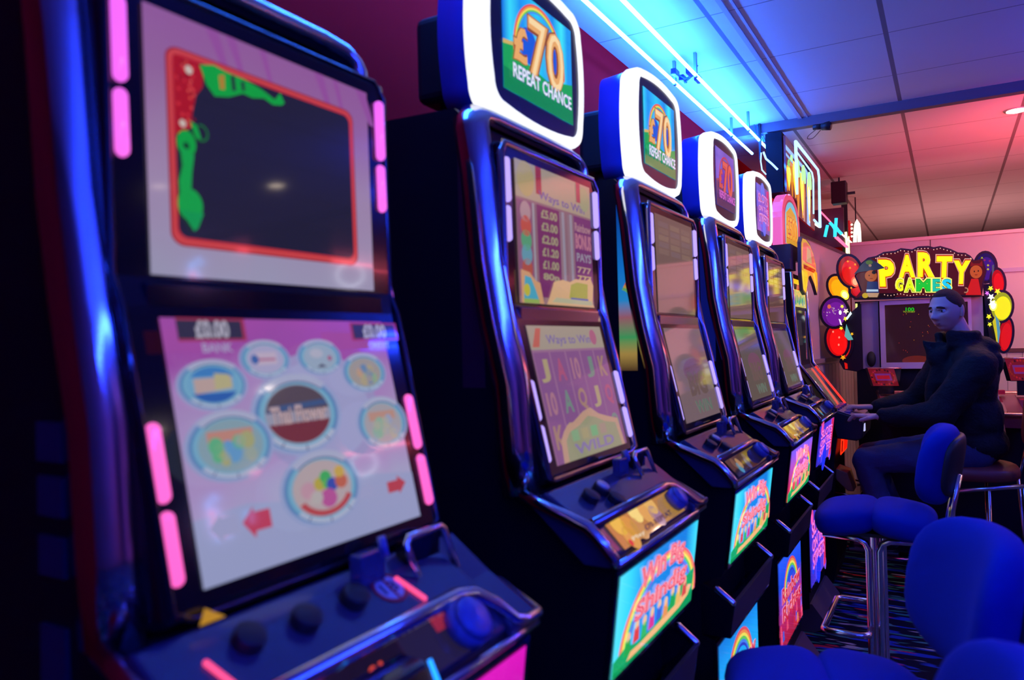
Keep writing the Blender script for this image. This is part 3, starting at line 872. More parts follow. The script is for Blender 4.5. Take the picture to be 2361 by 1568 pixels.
def slot_machine(k, label, game, bars, dx=0, dy=0, topper='bright', belly='rainbow', lower='rainbow'):
    """one upright cabinet: root on the floor at the back, front faces +x"""
    t = thing('slot_machine', (-1.0+dx, 0.64+0.8*k+dy, 0), label, 'slot machine', 0, 'row of upright slot machines along the red wall')
    HW = 0.247 if game == 'menu' else 0.255
    # cabinet
    MB().prism_y(body_profile(), -HW+0.012, HW-0.012, M_black).build('cabinet', t)
    # coloured strip on the near flank of the cabinet
    if game != 'menu':
        A = Art((0.185, -HW+0.0115, 1.27), (0.052, 0, 0), (0, 0, 0.47), (0, -1, 0))
        if k >= 3: A.rect(0, 0, 1, 1, G('0c1470', 0.7))
        elif k == 2:
            A.rect(0, 0, 1, 1, grad('side_strip', [(0, '503820'), (0.1, 'b09048'), (0.2, '40a060'), (0.32, 'a06070'), (0.42, '2890d8'), (0.62, '1478d8'), (1, '0838a0')], 'Z', 1.27, 1.74, 0.75))
            for i, c in enumerate(('c05050', 'c09040', '60a060')): A.arc(0.0, 0.44, 1.2-i*0.2, 1.0-i*0.2, G(c, 0.9), 0.3, 1.2, 10, up=False, ry=0.08)
        else: A.rect(0, 0, 1, 1, mat('maroon_strip', (0.10, 0.01, 0.03), 0.4))
        A.build('side_strip', t)
    # chrome rim round the display
    pts = [(x-0.004, -HW+0.006, z) for x, z in CH] + [(0.218, -HW+0.014, 1.797), (0.213, -HW+0.04, 1.818), (0.211, -HW+0.09, 1.824)]
    pts += [(x, -y, z) for x, y, z in pts[::-1]]
    sect = [(-0.036, -0.004), (-0.020, -0.008), (-0.004, -0.006), (0.010, 0.000), (0.021, 0.010), (0.027, 0.021), (0.024, 0.028), (0.008, 0.031), (-0.02, 0.030), (-0.036, 0.020)]
    MB().sweep(pts, sect, M_rim, ref=(1, 0, 0)).build('chrome_rim', t)
    # bezel block and its trim
    bz = 0.216 if game == 'menu' else 0.226
    BY = 0.199 if game == 'menu' else 0.2075
    bo = -0.010 if game == 'menu' else -0.026
    prof = [(0.21, 1.745), (0.296+bo, 1.742), (0.303+bo, 1.43), (0.312+bo, 1.40), (0.381+bo, 1.098), (0.366+bo, 1.086), (0.29, 1.088)]
    MB().prism_y(prof, -bz, bz, M_gloss).build('bezel', t, bevel=0.006)
    tr = [(0.300, -bz+0.004, 1.43), (0.297, -bz+0.004, 1.72), (0.293, -bz+0.02, 1.742), (0.293, bz-0.02, 1.742), (0.297, bz-0.004, 1.72), (0.301, bz-0.004, 1.43), (0.315, bz-0.004, 1.40), (0.380, bz-0.006, 1.105), (0.376, bz-0.03, 1.093), (0.376, -bz+0.03, 1.093), (0.380, -bz+0.006, 1.105), (0.315, -bz+0.004, 1.40)]
    tr = [(x+bo, y, z) for x, y, z in tr]
    MB().tube(tr, 0.0075 if game != 'menu' else 0.004, M_tint if game != 'menu' else M_gloss, 8, closed=True).build('bezel_trim', t)
    # screens
    S = 0.173 if game == 'menu' else 0.177
    A = Art((0.3050+bo, -S, 1.433), (0, 2*S, 0), (-0.005, 0, 0.285), (1, 0, 0.017), 0.00025)
    {'menu': tulip_game_upper, 'slots': upper_screen_game}.get(game, lambda A: plain_screen(A, True, '6c5450' if k < 4 else '5c4038', k))(A)
    A.build('upper_screen', t)
    z0, z1 = 1.118, 1.388
    A = Art((lowx(z0)+0.002+bo, -S, z0), (0, 2*S, 0), (lowx(z1)-lowx(z0), 0, z1-z0), (1, 0, 0.23), 0.00025)
    {'menu': tulip_game_lower, 'slots': lower_screen_game}.get(game, lambda A: plain_screen(A, False, '705c60' if k == 2 else '5c5048', k))(A)
    A.build('lower_screen', t)
    MB().box((0.295+bo, -S-0.01, 1.397), (0.312+bo, S+0.01, 1.425), M_tint if game != 'menu' else M_gloss).build('screen_divider', t, bevel=0.003)
    # light bars
    for s in (-1, 1):
        for z0, z1 in BARS['up']:
            MB().capsule((0.3015+bo, s*BY, z0+0.008), (0.3+bo, s*BY, z1-0.008), 0.0075, bars).build('light_bar', t)
        for z0, z1 in BARS['lo']:
            MB().capsule((lowx(z0+0.008)+0.001+bo, s*BY, z0+0.008), (lowx(z1-0.008)+0.001+bo, s*BY, z1-0.008), 0.0075, bars).build('light_bar', t)
    # deck, nose and chrome edging
    D = MB()
    D.prism_y([(0.33, 1.062), (0.368, 1.084), (0.452, 1.032), (0.497, 0.985), (0.49, 0.962), (0.44, 0.962)], -HW-0.004, 0.185, M_deck)
    D.prism_y([(0.33, 1.060), (0.365, 1.078), (0.43, 1.030), (0.505, 0.985), (0.503, 0.965), (0.44, 0.962)], 0.185, HW+0.006, M_deck)
    D.build('button_deck', t, bevel=0.004)
    E_ = MB()
    y0 = -HW-0.006
    E_.tube([(0.318, y0+0.006, 1.075), (0.36, y0+0.003, 1.062), (0.452, y0, 1.030), (0.470, y0, 1.014), (0.499, y0, 0.982), (0.500, y0+0.004, 0.968)], [0.011, 0.012, 0.012, 0.011, 0.010, 0.008], M_chrome, 12)
    E_.tube([(0.456, y0+0.012, 1.033), (0.456, 0.13, 1.033), (0.462, 0.158, 1.028), (0.480, 0.182, 1.012), (0.503, 0.198, 0.990), (0.509, 0.215, 0.985), (0.509, HW, 0.985), (0.505, HW+0.006, 0.98), (0.44, HW+0.008, 1.018)], [0.011, 0.011, 0.011, 0.009, 0.007, 0.006, 0.006, 0.007, 0.005], M_chrome if game == 'menu' else M_tint, 12)
    E_.tube([(0.502, y0+0.006, 0.968), (0.504, 0.19, 0.968), (0.506, HW, 0.970)], 0.006, M_chrome, 8)
    E_.build('chrome_edging', t)
    A = Art((0.5005, -0.215, 0.986), (0, 0.345, 0), (-0.041, 0, 0.0435), (0.72, 0, 0.69), 0.0004)
    if game == 'menu':
        A.rect(0, 0, 1, 1, G('3c1440', 0.8)); A.rect(0.30, 0.1, 0.62, 0.9, G('180c10', 0.9)); A.text('£1', 0.44, 0.45, 0.52, 0.7, G('e04828'), 0.03)
        A.rect(0.62, 0.0, 0.9, 0.9, G('241c38', 0.8)); A.poly([(0.9, 0.0), (1.0, 0.0), (1.0, 0.55), (0.86, 0.6)], G('d88820', 0.9)); A.poly([(0.8, 0.62), (0.95, 0.62), (0.98, 0.9), (0.8, 0.95)], G('a02838', 0.8))
        A.text('TRY YOUR LUCK', 0.55, 0.90, 0.9, 0.99, G('a8a4b8'), 0.03)
        A.rect(0.0, 0.0, 0.29, 0.95, G('501848', 0.8))
    else: nose_art(A, k)
    A.build('nose_panel', t)
    n = Vector((0.75, 0, 0.66))
    c = Vector((0.480, 0.105, 1.005))
    kr = 0.030 if game == 'menu' else 0.024
    MB().cyl(c, c+n*0.024, kr, M_blueplas, 28).cyl(c+n*0.024, c+n*0.030, kr-0.0005, M_blueplas, 28, kr-0.007).build('round_knob', t)
    if game == 'menu':
        mb = MB()
        mb.prism_y([(0.470, 1.015), (0.508, 1.012), (0.53, 0.965), (0.50, 0.965)], -0.085, 0.0, M_gloss)
        mb.build('coin_slot_block', t, bevel=0.006)
        MB().tube([(0.510, -0.088, 1.012), (0.533, -0.088, 0.965), (0.533, 0.0, 0.965), (0.510, 0.0, 1.012)], 0.0025, T('2088ff', 2.5), 8).build('blue_light_ring', t)
        for y, dz in ((-0.20, 0), (0.075, 0)):
            MB().capsule((0.405, y, 1.064), (0.440, y+0.01, 1.042), 0.003, T('ff5088', 1.3)).build('pink_light_strip', t)
    # deck buttons
    spots = [(-0.15, 0.4), (-0.08, 0.405), (-0.005, 0.405)] if game == 'menu' else [(-0.165, 0.41), (-0.105, 0.405), (-0.10, 0.435)]
    for i, (y, x) in enumerate(spots):
        z = 1.084-(x-0.368)*0.62
        u = Vector((0.53, 0, 0.85))
        MB().cyl((x, y, z-0.002), Vector((x, y, z-0.002))+u*0.016, 0.0165 if game == 'menu' else 0.0175, M_dark, 24).build('button', t, bevel=0.002)
        if game != 'menu' and i == 1:
            MB().cyl(Vector((x, y, z))+u*0.014, Vector((x, y, z))+u*0.018, 0.0135, mat('cream_button', (0.75, 0.72, 0.6), 0.3), 24).build('button_top', t)
    # coin entry, note slot, sticker
    mb = MB(); z = 1.078
    mb.box((0.382, 0.015, z-0.01), (0.402, 0.06, z+0.028), M_clear); mb.build('coin_entry', t, bevel=0.003)
    MB().cyl((0.39, 0.062, z+0.026), (0.397, 0.068, z+0.028), 0.013, M_blueplas).build('coin_disc', t)
    mb = MB(); x = 0.385
    mb.tube([(x+0.03, 0.105, z-0.02), (x+0.012, 0.105, z+0.02), (x+0.012, 0.112, z+0.028), (x+0.012, 0.178, z+0.028), (x+0.012, 0.187, z+0.022), (x+0.03, 0.19, z-0.03)], 0.0048, M_chrome, 10)
    mb.box((x-0.01, 0.11, z-0.02), (x+0.008, 0.182, z+0.02), M_gloss)
    mb.build('note_slot', t)
    if game == 'menu':
        A = Art((0.430, 0.03, 1.047), (0, 0.05, 0), (-0.040, 0, 0.0248), (0.53, 0, 0.85), 0.0004)
        A.ell(0.5, 0.5, 0.5, 0.5, mat('red_sticker', (0.6, 0.01, 0.03), 0.4)).ell(0.5, 0.5, 0.40, 0.4, mat('white_sticker', (0.6, 0.6, 0.65), 0.4))
        A.text('18', 0.22, 0.33, 0.75, 0.68, mat('sticker_ink', (0.02, 0.02, 0.1), 0.4), 0.02).rect(0.46, 0.1, 0.54, 0.9, mat('red_sticker'))
        A.build('age_sticker', t)
        A = Art((0.383, -0.19, 1.0905), (0, 0.03, 0), (-0.004, 0, 0.014), (1, 0, 0.25), 0.0004)
        A.poly([(0, 0), (1, 0), (0.3, 1)], G('c89020', 0.8)); A.build('warning_sticker', t)
    # belly glass
    z0, z1 = 0.757, 0.942
    bx = lambda z: 0.469+(z-0.75)/(0.198)*0.025
    MB().prism_y([(bx(0.745)-0.006, 0.745), (bx(0.745)+0.003, 0.745), (bx(0.953)+0.003, 0.953), (bx(0.953)-0.006, 0.953)], -0.244, 0.244, M_gloss).build('belly_frame', t)
    A = Art((bx(z0)+0.0045, -0.232, z0), (0, 0.464, 0), (bx(z1)-bx(z0), 0, z1-z0), (1, 0, -0.13), 0.0003)
    if belly == 'pink': A.rect(0, 0, 1, 1, grad('belly_magenta', [(0, '9010a0'), (0.5, 'c010a8'), (1, 'd818b8')], 'Z', 0.76, 0.94, 1.1, 0.3)).ell(0.6, 0.8, 0.05, None, G('e050d0')).star(0.8, 0.6, 0.04, G('f080e0'))
    elif belly == 'street': belly_street(A)
    else: belly_rainbow(A, belly == 'pinkred')
    A.build('belly_glass', t)
    # coin tray: open box with lip and chrome ends
    mb = MB()
    yy = 0.24
    mb.box((0.40, -yy, 0.565), (0.475, yy, 0.575), M_gloss)
    mb.prism_y([(0.462, 0.565), (0.474, 0.565), (0.488, 0.655), (0.478, 0.655)], -yy, yy, mat('tray_lip', (0.06, 0.045, 0.05), 0.45))
    for s in (-1, 1): mb.prism_y([(0.40, 0.565), (0.474, 0.565), (0.487, 0.655), (0.40, 0.70)], s*yy-0.005, s*yy+0.005, M_gloss)
    mb.build('coin_tray', t)
    for s in (-1, 1): MB().capsule((0.44, s*yy, 0.69), (0.482, s*yy, 0.658), 0.009, M_chrome).build('tray_end', t)
    # lower glass
    MB().box((0.428, -0.244, 0.185), (0.437, 0.244, 0.545), M_gloss).build('lower_frame', t)
    A = Art((0.4385, -0.228, 0.20), (0, 0.456, 0), (0, 0, 0.33), (1, 0, 0), 0.0003)
    if lower == 'street': belly_street(A)
    elif lower == 'pink': A.rect(0, 0, 1, 1, G('a01888', 0.9))
    else:
        pr = lower == 'pinkred'
        A.rect(0, 0, 1, 1, grad('low_sky%d' % pr, [(0, 'a01830'), (0.3, 'b02060'), (0.7, '2048e0'), (1, '2858f8')] if pr else [(0, '1060c0'), (0.5, '20b0f0'), (0.8, '1c98f0'), (1, '1878d8')], 'Z', 0.2, 0.53, 1.1))
        for i, c in enumerate(['e05060', 'f09050', 'f0e060', '60c860', '4080f0', '3040c8']): A.arc(0.5, 0.5, 0.34-i*0.022, 0.318-i*0.022, G(c), 0, PI, 26, up=False, ry=1.2)
        A.h += A.step
        rnd = random.Random(5)
        for i in range(26):
            u = rnd.random(); w_ = rnd.random()*0.42
            A.poly([(u-0.04, w_), (u+0.04, w_), (u+0.02, w_+0.11), (u-0.02, w_+0.11)], G(rnd.choice(['c02840', 'e04870', 'a03090', '3858d0', 'e08850'] if pr else ['c83040', 'e05058', '20a050', '3070d0', 'e0a060'])), up=False)
        A.h += A.step
        for s, v0, v1 in (('Rainbow', 0.5, 0.68), ('Riches', 0.30, 0.47)):
            A.text(s, 0.1, v0, 0.92, v1, G('e898a8'), 0.07); A.text(s, 0.1, v0, 0.92, v1, G('d03048'), 0.03)
    A.build('lower_glass', t)
    # kick plate
    mb = MB(); mb.prism_y([(0.38, 0.0), (0.44, 0.0), (0.50, 0.03), (0.50, 0.05), (0.44, 0.13), (0.38, 0.13)], -0.235, 0.235, mat('kick_plate_paint', (0.16, 0.11, 0.10), 0.5))
    mb.build('kick_plate', t)
    MB().tube([(0.503, -0.235, 0.045), (0.503, 0.235, 0.045)], 0.006, M_chrome).build('kick_edge', t)
    # topper
    if topper:
        cy, cz = 0.063, 1.999+0.012
        y0, y1, zz0, zz1 = cy-(0.222 if k == 1 else 0.182), cy+0.235, 1.838, 2.182
        oc = rrect(y0, zz0, y1, zz1, 0.055, 7, 0.012)
        def loop(off, x, shrink=0.0):
            pts = rrect(y0+off, zz0+off, y1-off, zz1-off, max(0.055-off*0.6, 0.012), 7, 0.012)
            return [Vector((x, p[0], p[1])) for p in pts]
        rings = [loop(0.006, 0.155), loop(0.0, 0.168), loop(0.0, 0.198), loop(0.004, 0.208), loop(0.013, 0.213), loop(0.023, 0.210), loop(0.026, 0.203)]
        mb = MB(); nn = len(oc); W = mat('topper_white', (0.02, 0.02, 0.02), 0.4, 0, 0.3, (0.88, 0.90, 1.0), 1.2); 
        vs = [p for r_ in rings for p in r_]
        fs = []; 
        for i in range(len(rings)-1):
            for j in range(nn): fs.append((i*nn+j, i*nn+(j+1) % nn, (i+1)*nn+(j+1) % nn, (i+1)*nn+j))
        mb.add(vs, fs, W, True); mb.add(rings[0], [tuple(range(nn))], M_blueplas)
        mb.build('topper_light_frame', t)
        mb = MB(); back = loop(0.012, 0.085); fr = loop(0.006, 0.155)
        mb.add(back+fr, [(j, (j+1) % nn, (j+1) % nn+nn, j+nn) for j in range(nn)], mat('deep_blue_plastic', (0.01, 0.05, 0.5), 0.25), True)
        mb.add(back, [tuple(range(nn))], M_black)
        mb.build('topper_rear_shell', t)
        bz_ = loop(0.0255, 0.204)
        mb = MB(); mb.add(bz_, [tuple(range(nn))], mat('topper_bezel', (0.03, 0.03, 0.05), 0.25)); mb.build('topper_bezel', t)
        A = Art((0.2055, y0+0.066, zz0+0.056), (0, y1-y0-0.122, 0), (0, 0, zz1-zz0-0.108), (1, 0, 0), 0.0004)
        topper_art(A, topper)
        A.build('topper_screen', t)
        mb = MB(); mb.box((0.0, y0+0.03, 1.885), (0.10, y1-0.03, 2.075), M_black); mb.box((0.03, y0+0.07, 1.82), (0.10, y1-0.07, 1.90), M_black)
        mb.build('topper_housing', t, bevel=0.018, seg=3)
    return t


PINK = grad('bar_pink', [(0, 'ff60c0'), (0.5, 'ff70d8'), (1, 'e060f0')], 'Z', 1.1, 1.75, 1.25, 0.3)
LAV = T('b8a0ff', 1.25)
m1 = slot_machine(0, 'nearest slot machine, with the pink menu of round game pictures and pink light bars', 'menu', PINK, -0.004, 0.008, topper=None, belly='pink', lower='pink')
# side vents and sticker on the near flank of the first machine
for i, (z0, z1) in enumerate(((1.245, 1.285), (1.19, 1.23), (1.13, 1.17), (1.0, 1.08))):
    MB().box((0.20, -0.240, z0), (0.245, -0.2352, z1), mat('vent_grey', (0.03, 0.03, 0.07), 0.5)).build('side_vent', m1)
slot_machine(1, 'second slot machine from the camera, pay table of pound prizes, under the largest £70 sign', 'slots', LAV, 0, 0, 'bright', 'rainbow', 'rainbow')
slot_machine(2, 'third slot machine from the camera, blank pinkish screens, under the second £70 sign', 'plain', LAV, 0.011, -0.025, 'bright', 'rainbow', 'rainbow')
slot_machine(3, 'fourth slot machine from the camera, under the dim purple £70 sign, red lettered front', 'plain', LAV, 0.008, -0.002, 'dusk', 'pinkred', 'pinkred')
slot_machine(4, 'fifth slot machine from the camera, purple front and the smallest white-framed sign on top', 'plain', LAV, -0.011, 0.018, 'street', 'street', 'street')


# ================================================================== SIGNS HUNG PAST THE MACHINES
def mirror(px, py, Xm=-0.695, Xo=None, Z=None):
    """where a reflection seen on an upright screen really stands in the room"""
    d = ray(px, py); p = P(px, py, X=Xm)
    d = Vector((-d.x, d.y, d.z))
    t = (Xo-p.x)/d.x if Xo is not None else (Z-p.z)/d.z
    return p+d*t


class PixArt(Art):
    """flat sign on an upright plane of the room; u, v are picture positions on that plane"""
    def __init__(self, X=None, Y=None, N=(0, -1, 0), step=0.001, base=0.0):
        self.kw = dict(X=X) if X is not None else dict(Y=Y)
        self.N = Vector(N); self.h = base; self.step = step; self.mb = MB(); self.mb.flat = True; self.flip = False; self.asp = 1

    def pt(self, u, v): return P(u, v, **self.kw)+self.N*self.h

    def plate(self, pts, d, m):
        a = [self.pt(*p) for p in pts]; b = [q-self.N*d for q in a]; n = len(a)
        self.mb.add(a+b, [tuple(range(n)), tuple(range(2*n-1, n-1, -1))]+[(i, i+n, (i+1) % n+n, (i+1) % n) for i in range(n)], m)
        return self


def ellp(cx, cy, rx, ry, a=0, n=24):
    return [(cx+rx*math.cos(t)*math.cos(a)-ry*math.sin(t)*math.sin(a), cy+rx*math.cos(t)*math.sin(a)+ry*math.sin(t)*math.cos(a)) for t in [2*PI*i/n for i in range(n)]]


WB = mat('neon_white_blue', (0.02, 0.02, 0.02), 0.4, 0, 0.3, (0.22, 0.45, 1.0), 3.2)
CY = mat('neon_cyan', (0.02, 0.02, 0.02), 0.4, 0, 0.3, (0.03, 0.6, 1.0), 1.6)
PK = mat('neon_pink', (0.02, 0.02, 0.02), 0.4, 0, 0.3, (1.0, 0.12, 0.25), 2.2)
WH = mat('neon_warm_white', (0.02, 0.02, 0.02), 0.4, 0, 0.3, (1.0, 0.75, 0.6), 2.4)
Zc = lambda py, Y: P(1810, py, Y=Y).z
root = thing('carrot_sign', (-0.87, 4.66, 2.2), 'hanging sign of yellow carrots with green loops inside a white-blue neon outline', 'neon sign')
iv = Matrix.Translation(-Vector(root.location))
def sg(mb, name, par=root): 
    o = mb.build(name, par); o.matrix_parent_inverse = Matrix.Identity(4); o.location = -Vector(par.location); return o
sg(MB().box((-0.925, 4.66, 2.225), (-0.83, 5.74, 2.585), mat('violet_case', (0.006, 0.002, 0.010), 0.6, spec=0.2)), 'case')
A = PixArt(X=-0.825, N=(1, 0, 0), step=0.002)
SGP = lambda Y, Z: P_inv(Y, Z)
pl = [Vector((-0.825, y, z)) for y, z in ((4.68, 2.225), (5.03, 2.225), (5.03, 2.13), (5.74, 2.12), (5.74, 2.46), (5.1, 2.55), (4.68, 2.565))]
mb = MB(); mb.flat = True
mb.prism([(p.y, p.z) for p in pl], (-0.825, 0, 0), (0, 1, 0), (0, 0, 1), 0.012, G('50141c', 0.8))
sg(mb, 'red_panel')
A = Art((-0.808, 0, 0), (0, 1, 0), (0, 0, 1), (1, 0, 0), 0.002)
for cy, cz, hh in ((4.73, 2.34, 0.10), (4.92, 2.38, 0.155), (5.15, 2.33, 0.20), (5.40, 2.33, 0.20), ):
    ww = 0.075
    A.poly([(cy-ww*0.7, cz+hh*0.45), (cy-ww, cz+hh*0.1), (cy-ww*0.75, cz-hh*0.3), (cy-0.012, cz-hh), (cy+0.012, cz-hh), (cy+ww*0.75, cz-hh*0.3), (cy+ww, cz+hh*0.1), (cy+ww*0.7, cz+hh*0.45)], G('ff9c20', 1.6))
    A.poly([(cy-ww*0.5, cz+hh*0.35), (cy-ww*0.7, cz+hh*0.1), (cy-ww*0.5, cz-hh*0.3), (cy, cz-hh*0.8), (cy+ww*0.5, cz-hh*0.3), (cy+ww*0.7, cz+hh*0.1), (cy+ww*0.5, cz+hh*0.35)], G('fff040', 2.2))
o = A.build('carrot_panel', root); o.location = -Vector(root.location)
mb = MB()
frame = [(4.80, 2.225), (4.80, 2.548), (5.70, 2.545), (5.74, 2.50), (5.72, 2.14), (5.45, 2.155)]
mb.tube([(-0.775, y, z) for y, z in frame], 0.007, WB, 10)
mb.tube([(-0.780, 4.80, 2.50), (-0.780, 5.45, 2.48), (-0.780, 5.50, 2.44), (-0.780, 5.47, 2.20)], 0.005, WB, 10)
sg(mb, 'neon_outline')
for cy in (4.93, 5.16, 5.40):
    mb = MB()
    for rr in (0.055, 0.035): mb.tube([(-0.79, cy+rr*math.cos(a)*1.0, 2.40+rr*1.3*math.sin(a)) for a in [PI*i/12 for i in range(-2, 15)]], 0.005, mat('neon_green', (0.02, 0.02, 0.02), 0.4, 0, 0.3, (0.35, 1.0, 0.3), 1.6), 8)
    sg(mb, 'green_loop')
mb = MB(); mb.tube([(-0.79, 4.73+0.02*math.cos(a), 2.42+0.03*math.sin(a)) for a in [PI*i/8 for i in range(9)]], 0.004, mat('neon_green'), 8); sg(mb, 'green_leaf')

# bent neon piece at the end of the overhead tubes
t = thing('bent_neon_tube', (-0.96, 5.0, 2.4), 'short bent blue-white neon piece at the end of the overhead tubes', 'neon light')
mb = MB(); mb.tube([P(1760, 350, Y=4.55), P(1766, 366, Y=4.56), P(1780, 378, Y=4.58), P(1793, 391, Y=4.6)], 0.006, WB, 10)
o = mb.build('glass_tube', t); o.location = -Vector(t.location)
mb = MB(); mb.tube([P(1755, 352, Y=4.62), P(1754, 372, Y=4.62), P(1757, 392, Y=4.62), P(1766, 402, Y=4.6)], 0.004, WB, 10)
o = mb.build('thin_tube', t); o.location = -Vector(t.location)
MB().box((0.0, -0.36, 0.03), (0.012, -0.34, CEIL-2.4), M_dark).build('hanger', t)

# farther neon on the left: cyan letters between pink lines
t = thing('letter_sign', (-0.9, 7.1, 2.2), 'far neon sign of bright cyan letters between pink lines', 'neon sign')
def put(mb, name, par, **k):
    o = mb.build(name, par, **k); o.location = -Vector(par.location); return o
mb = MB(); r_ = 0.013
for st in (((1908, 519), (1905, 532), (1902, 546)), ((1913, 513), (1920, 520), (1925, 528), (1925, 546)), ((1928, 503), (1927, 520), (1925, 546)), ((1928, 525), (1934, 533), (1941, 540))):
    mb.tube([P(x, y, Y=7.1) for x, y in st], r_, CY, 8)
put(mb, 'cyan_letters', t)
mb = MB()
for st, m_ in ((((1892, 488), (1915, 512)), PK), (((1941, 540), (1966, 562)), WH), (((1925, 547), (1952, 571)), PK), (((1930, 546), (1956, 571)), PK), (((1866, 508), (1889, 524)), WH)):
    mb.tube([P(x, y, Y=7.15) for x, y in st], 0.007, m_, 8)
put(mb, 'pink_lines', t)
put(MB().box((-1.2, 7.2, 2.15), (-0.78, 7.24, 2.5), mat('sign_backing', (0.10, 0.03, 0.06), 0.5)), 'backing', t)
t = thing('vertical_neon', (-0.8, 7.3, 2.2), 'thin upright white and yellow neon strip by the partition corner', 'neon light')
mb = MB(); mb.tube([P(1950, 535, Y=7.3), P(1952, 556, Y=7.3), P(1953, 585, Y=7.3)], 0.010, mat('neon_yellow', (0.02, 0.02, 0.02), 0.4, 0, 0.3, (1.0, 0.85, 0.35), 3), 8); put(mb, 'glass_tube', t)
mb = MB(); mb.tube([P(1957, 545, Y=7.32), P(1958, 585, Y=7.32)], 0.005, mat('neon_yellow'), 8); put(mb, 'yellow_edge', t)
put(MB().box((-0.81, 7.33, 2.05), (-0.76, 7.35, CEIL), M_dark), 'backing', t)
t = thing('arch_sign', (-0.78, 7.6, 2.2), 'white neon arch beside a red lit box above the partition corner', 'neon sign')
q0 = P(1936, 512, Y=7.65); q1 = P(1962, 562, Y=7.65)
put(MB().box((q0.x, 7.6, q1.z), (q1.x, 7.75, q0.z), G('b80c14', 0.9)), 'red_box', t)
mb = MB(); mb.tube([P(x, y, Y=7.58) for x, y in ((1971, 562), (1972, 535), (1974, 517), (1976, 511), (1979, 517), (1981, 535), (1982, 562))], 0.016, WH, 10); put(mb, 'arch_tube', t)
q0 = P(1966, 512, Y=7.62); q1 = P(1985, 562, Y=7.62)
put(MB().box((q0.x, 7.61, q1.z), (q1.x, 7.66, q0.z-0.01), mat('brown_backing', (0.12, 0.05, 0.03), 0.5)), 'backing', t)
mb = MB(); q0 = P(1966, 512, Y=7.62); mb.box((q0.x+0.02, 7.63, q0.z-0.02), (q0.x+0.03, 7.64, CEIL), M_dark); put(mb, 'hanger', t)
mb = MB()
for k in range(4): mb.ball(P(1964, 518+k*9, Y=7.6), 0.010, WH, 10, 6)
put(mb, 'bulbs', t)

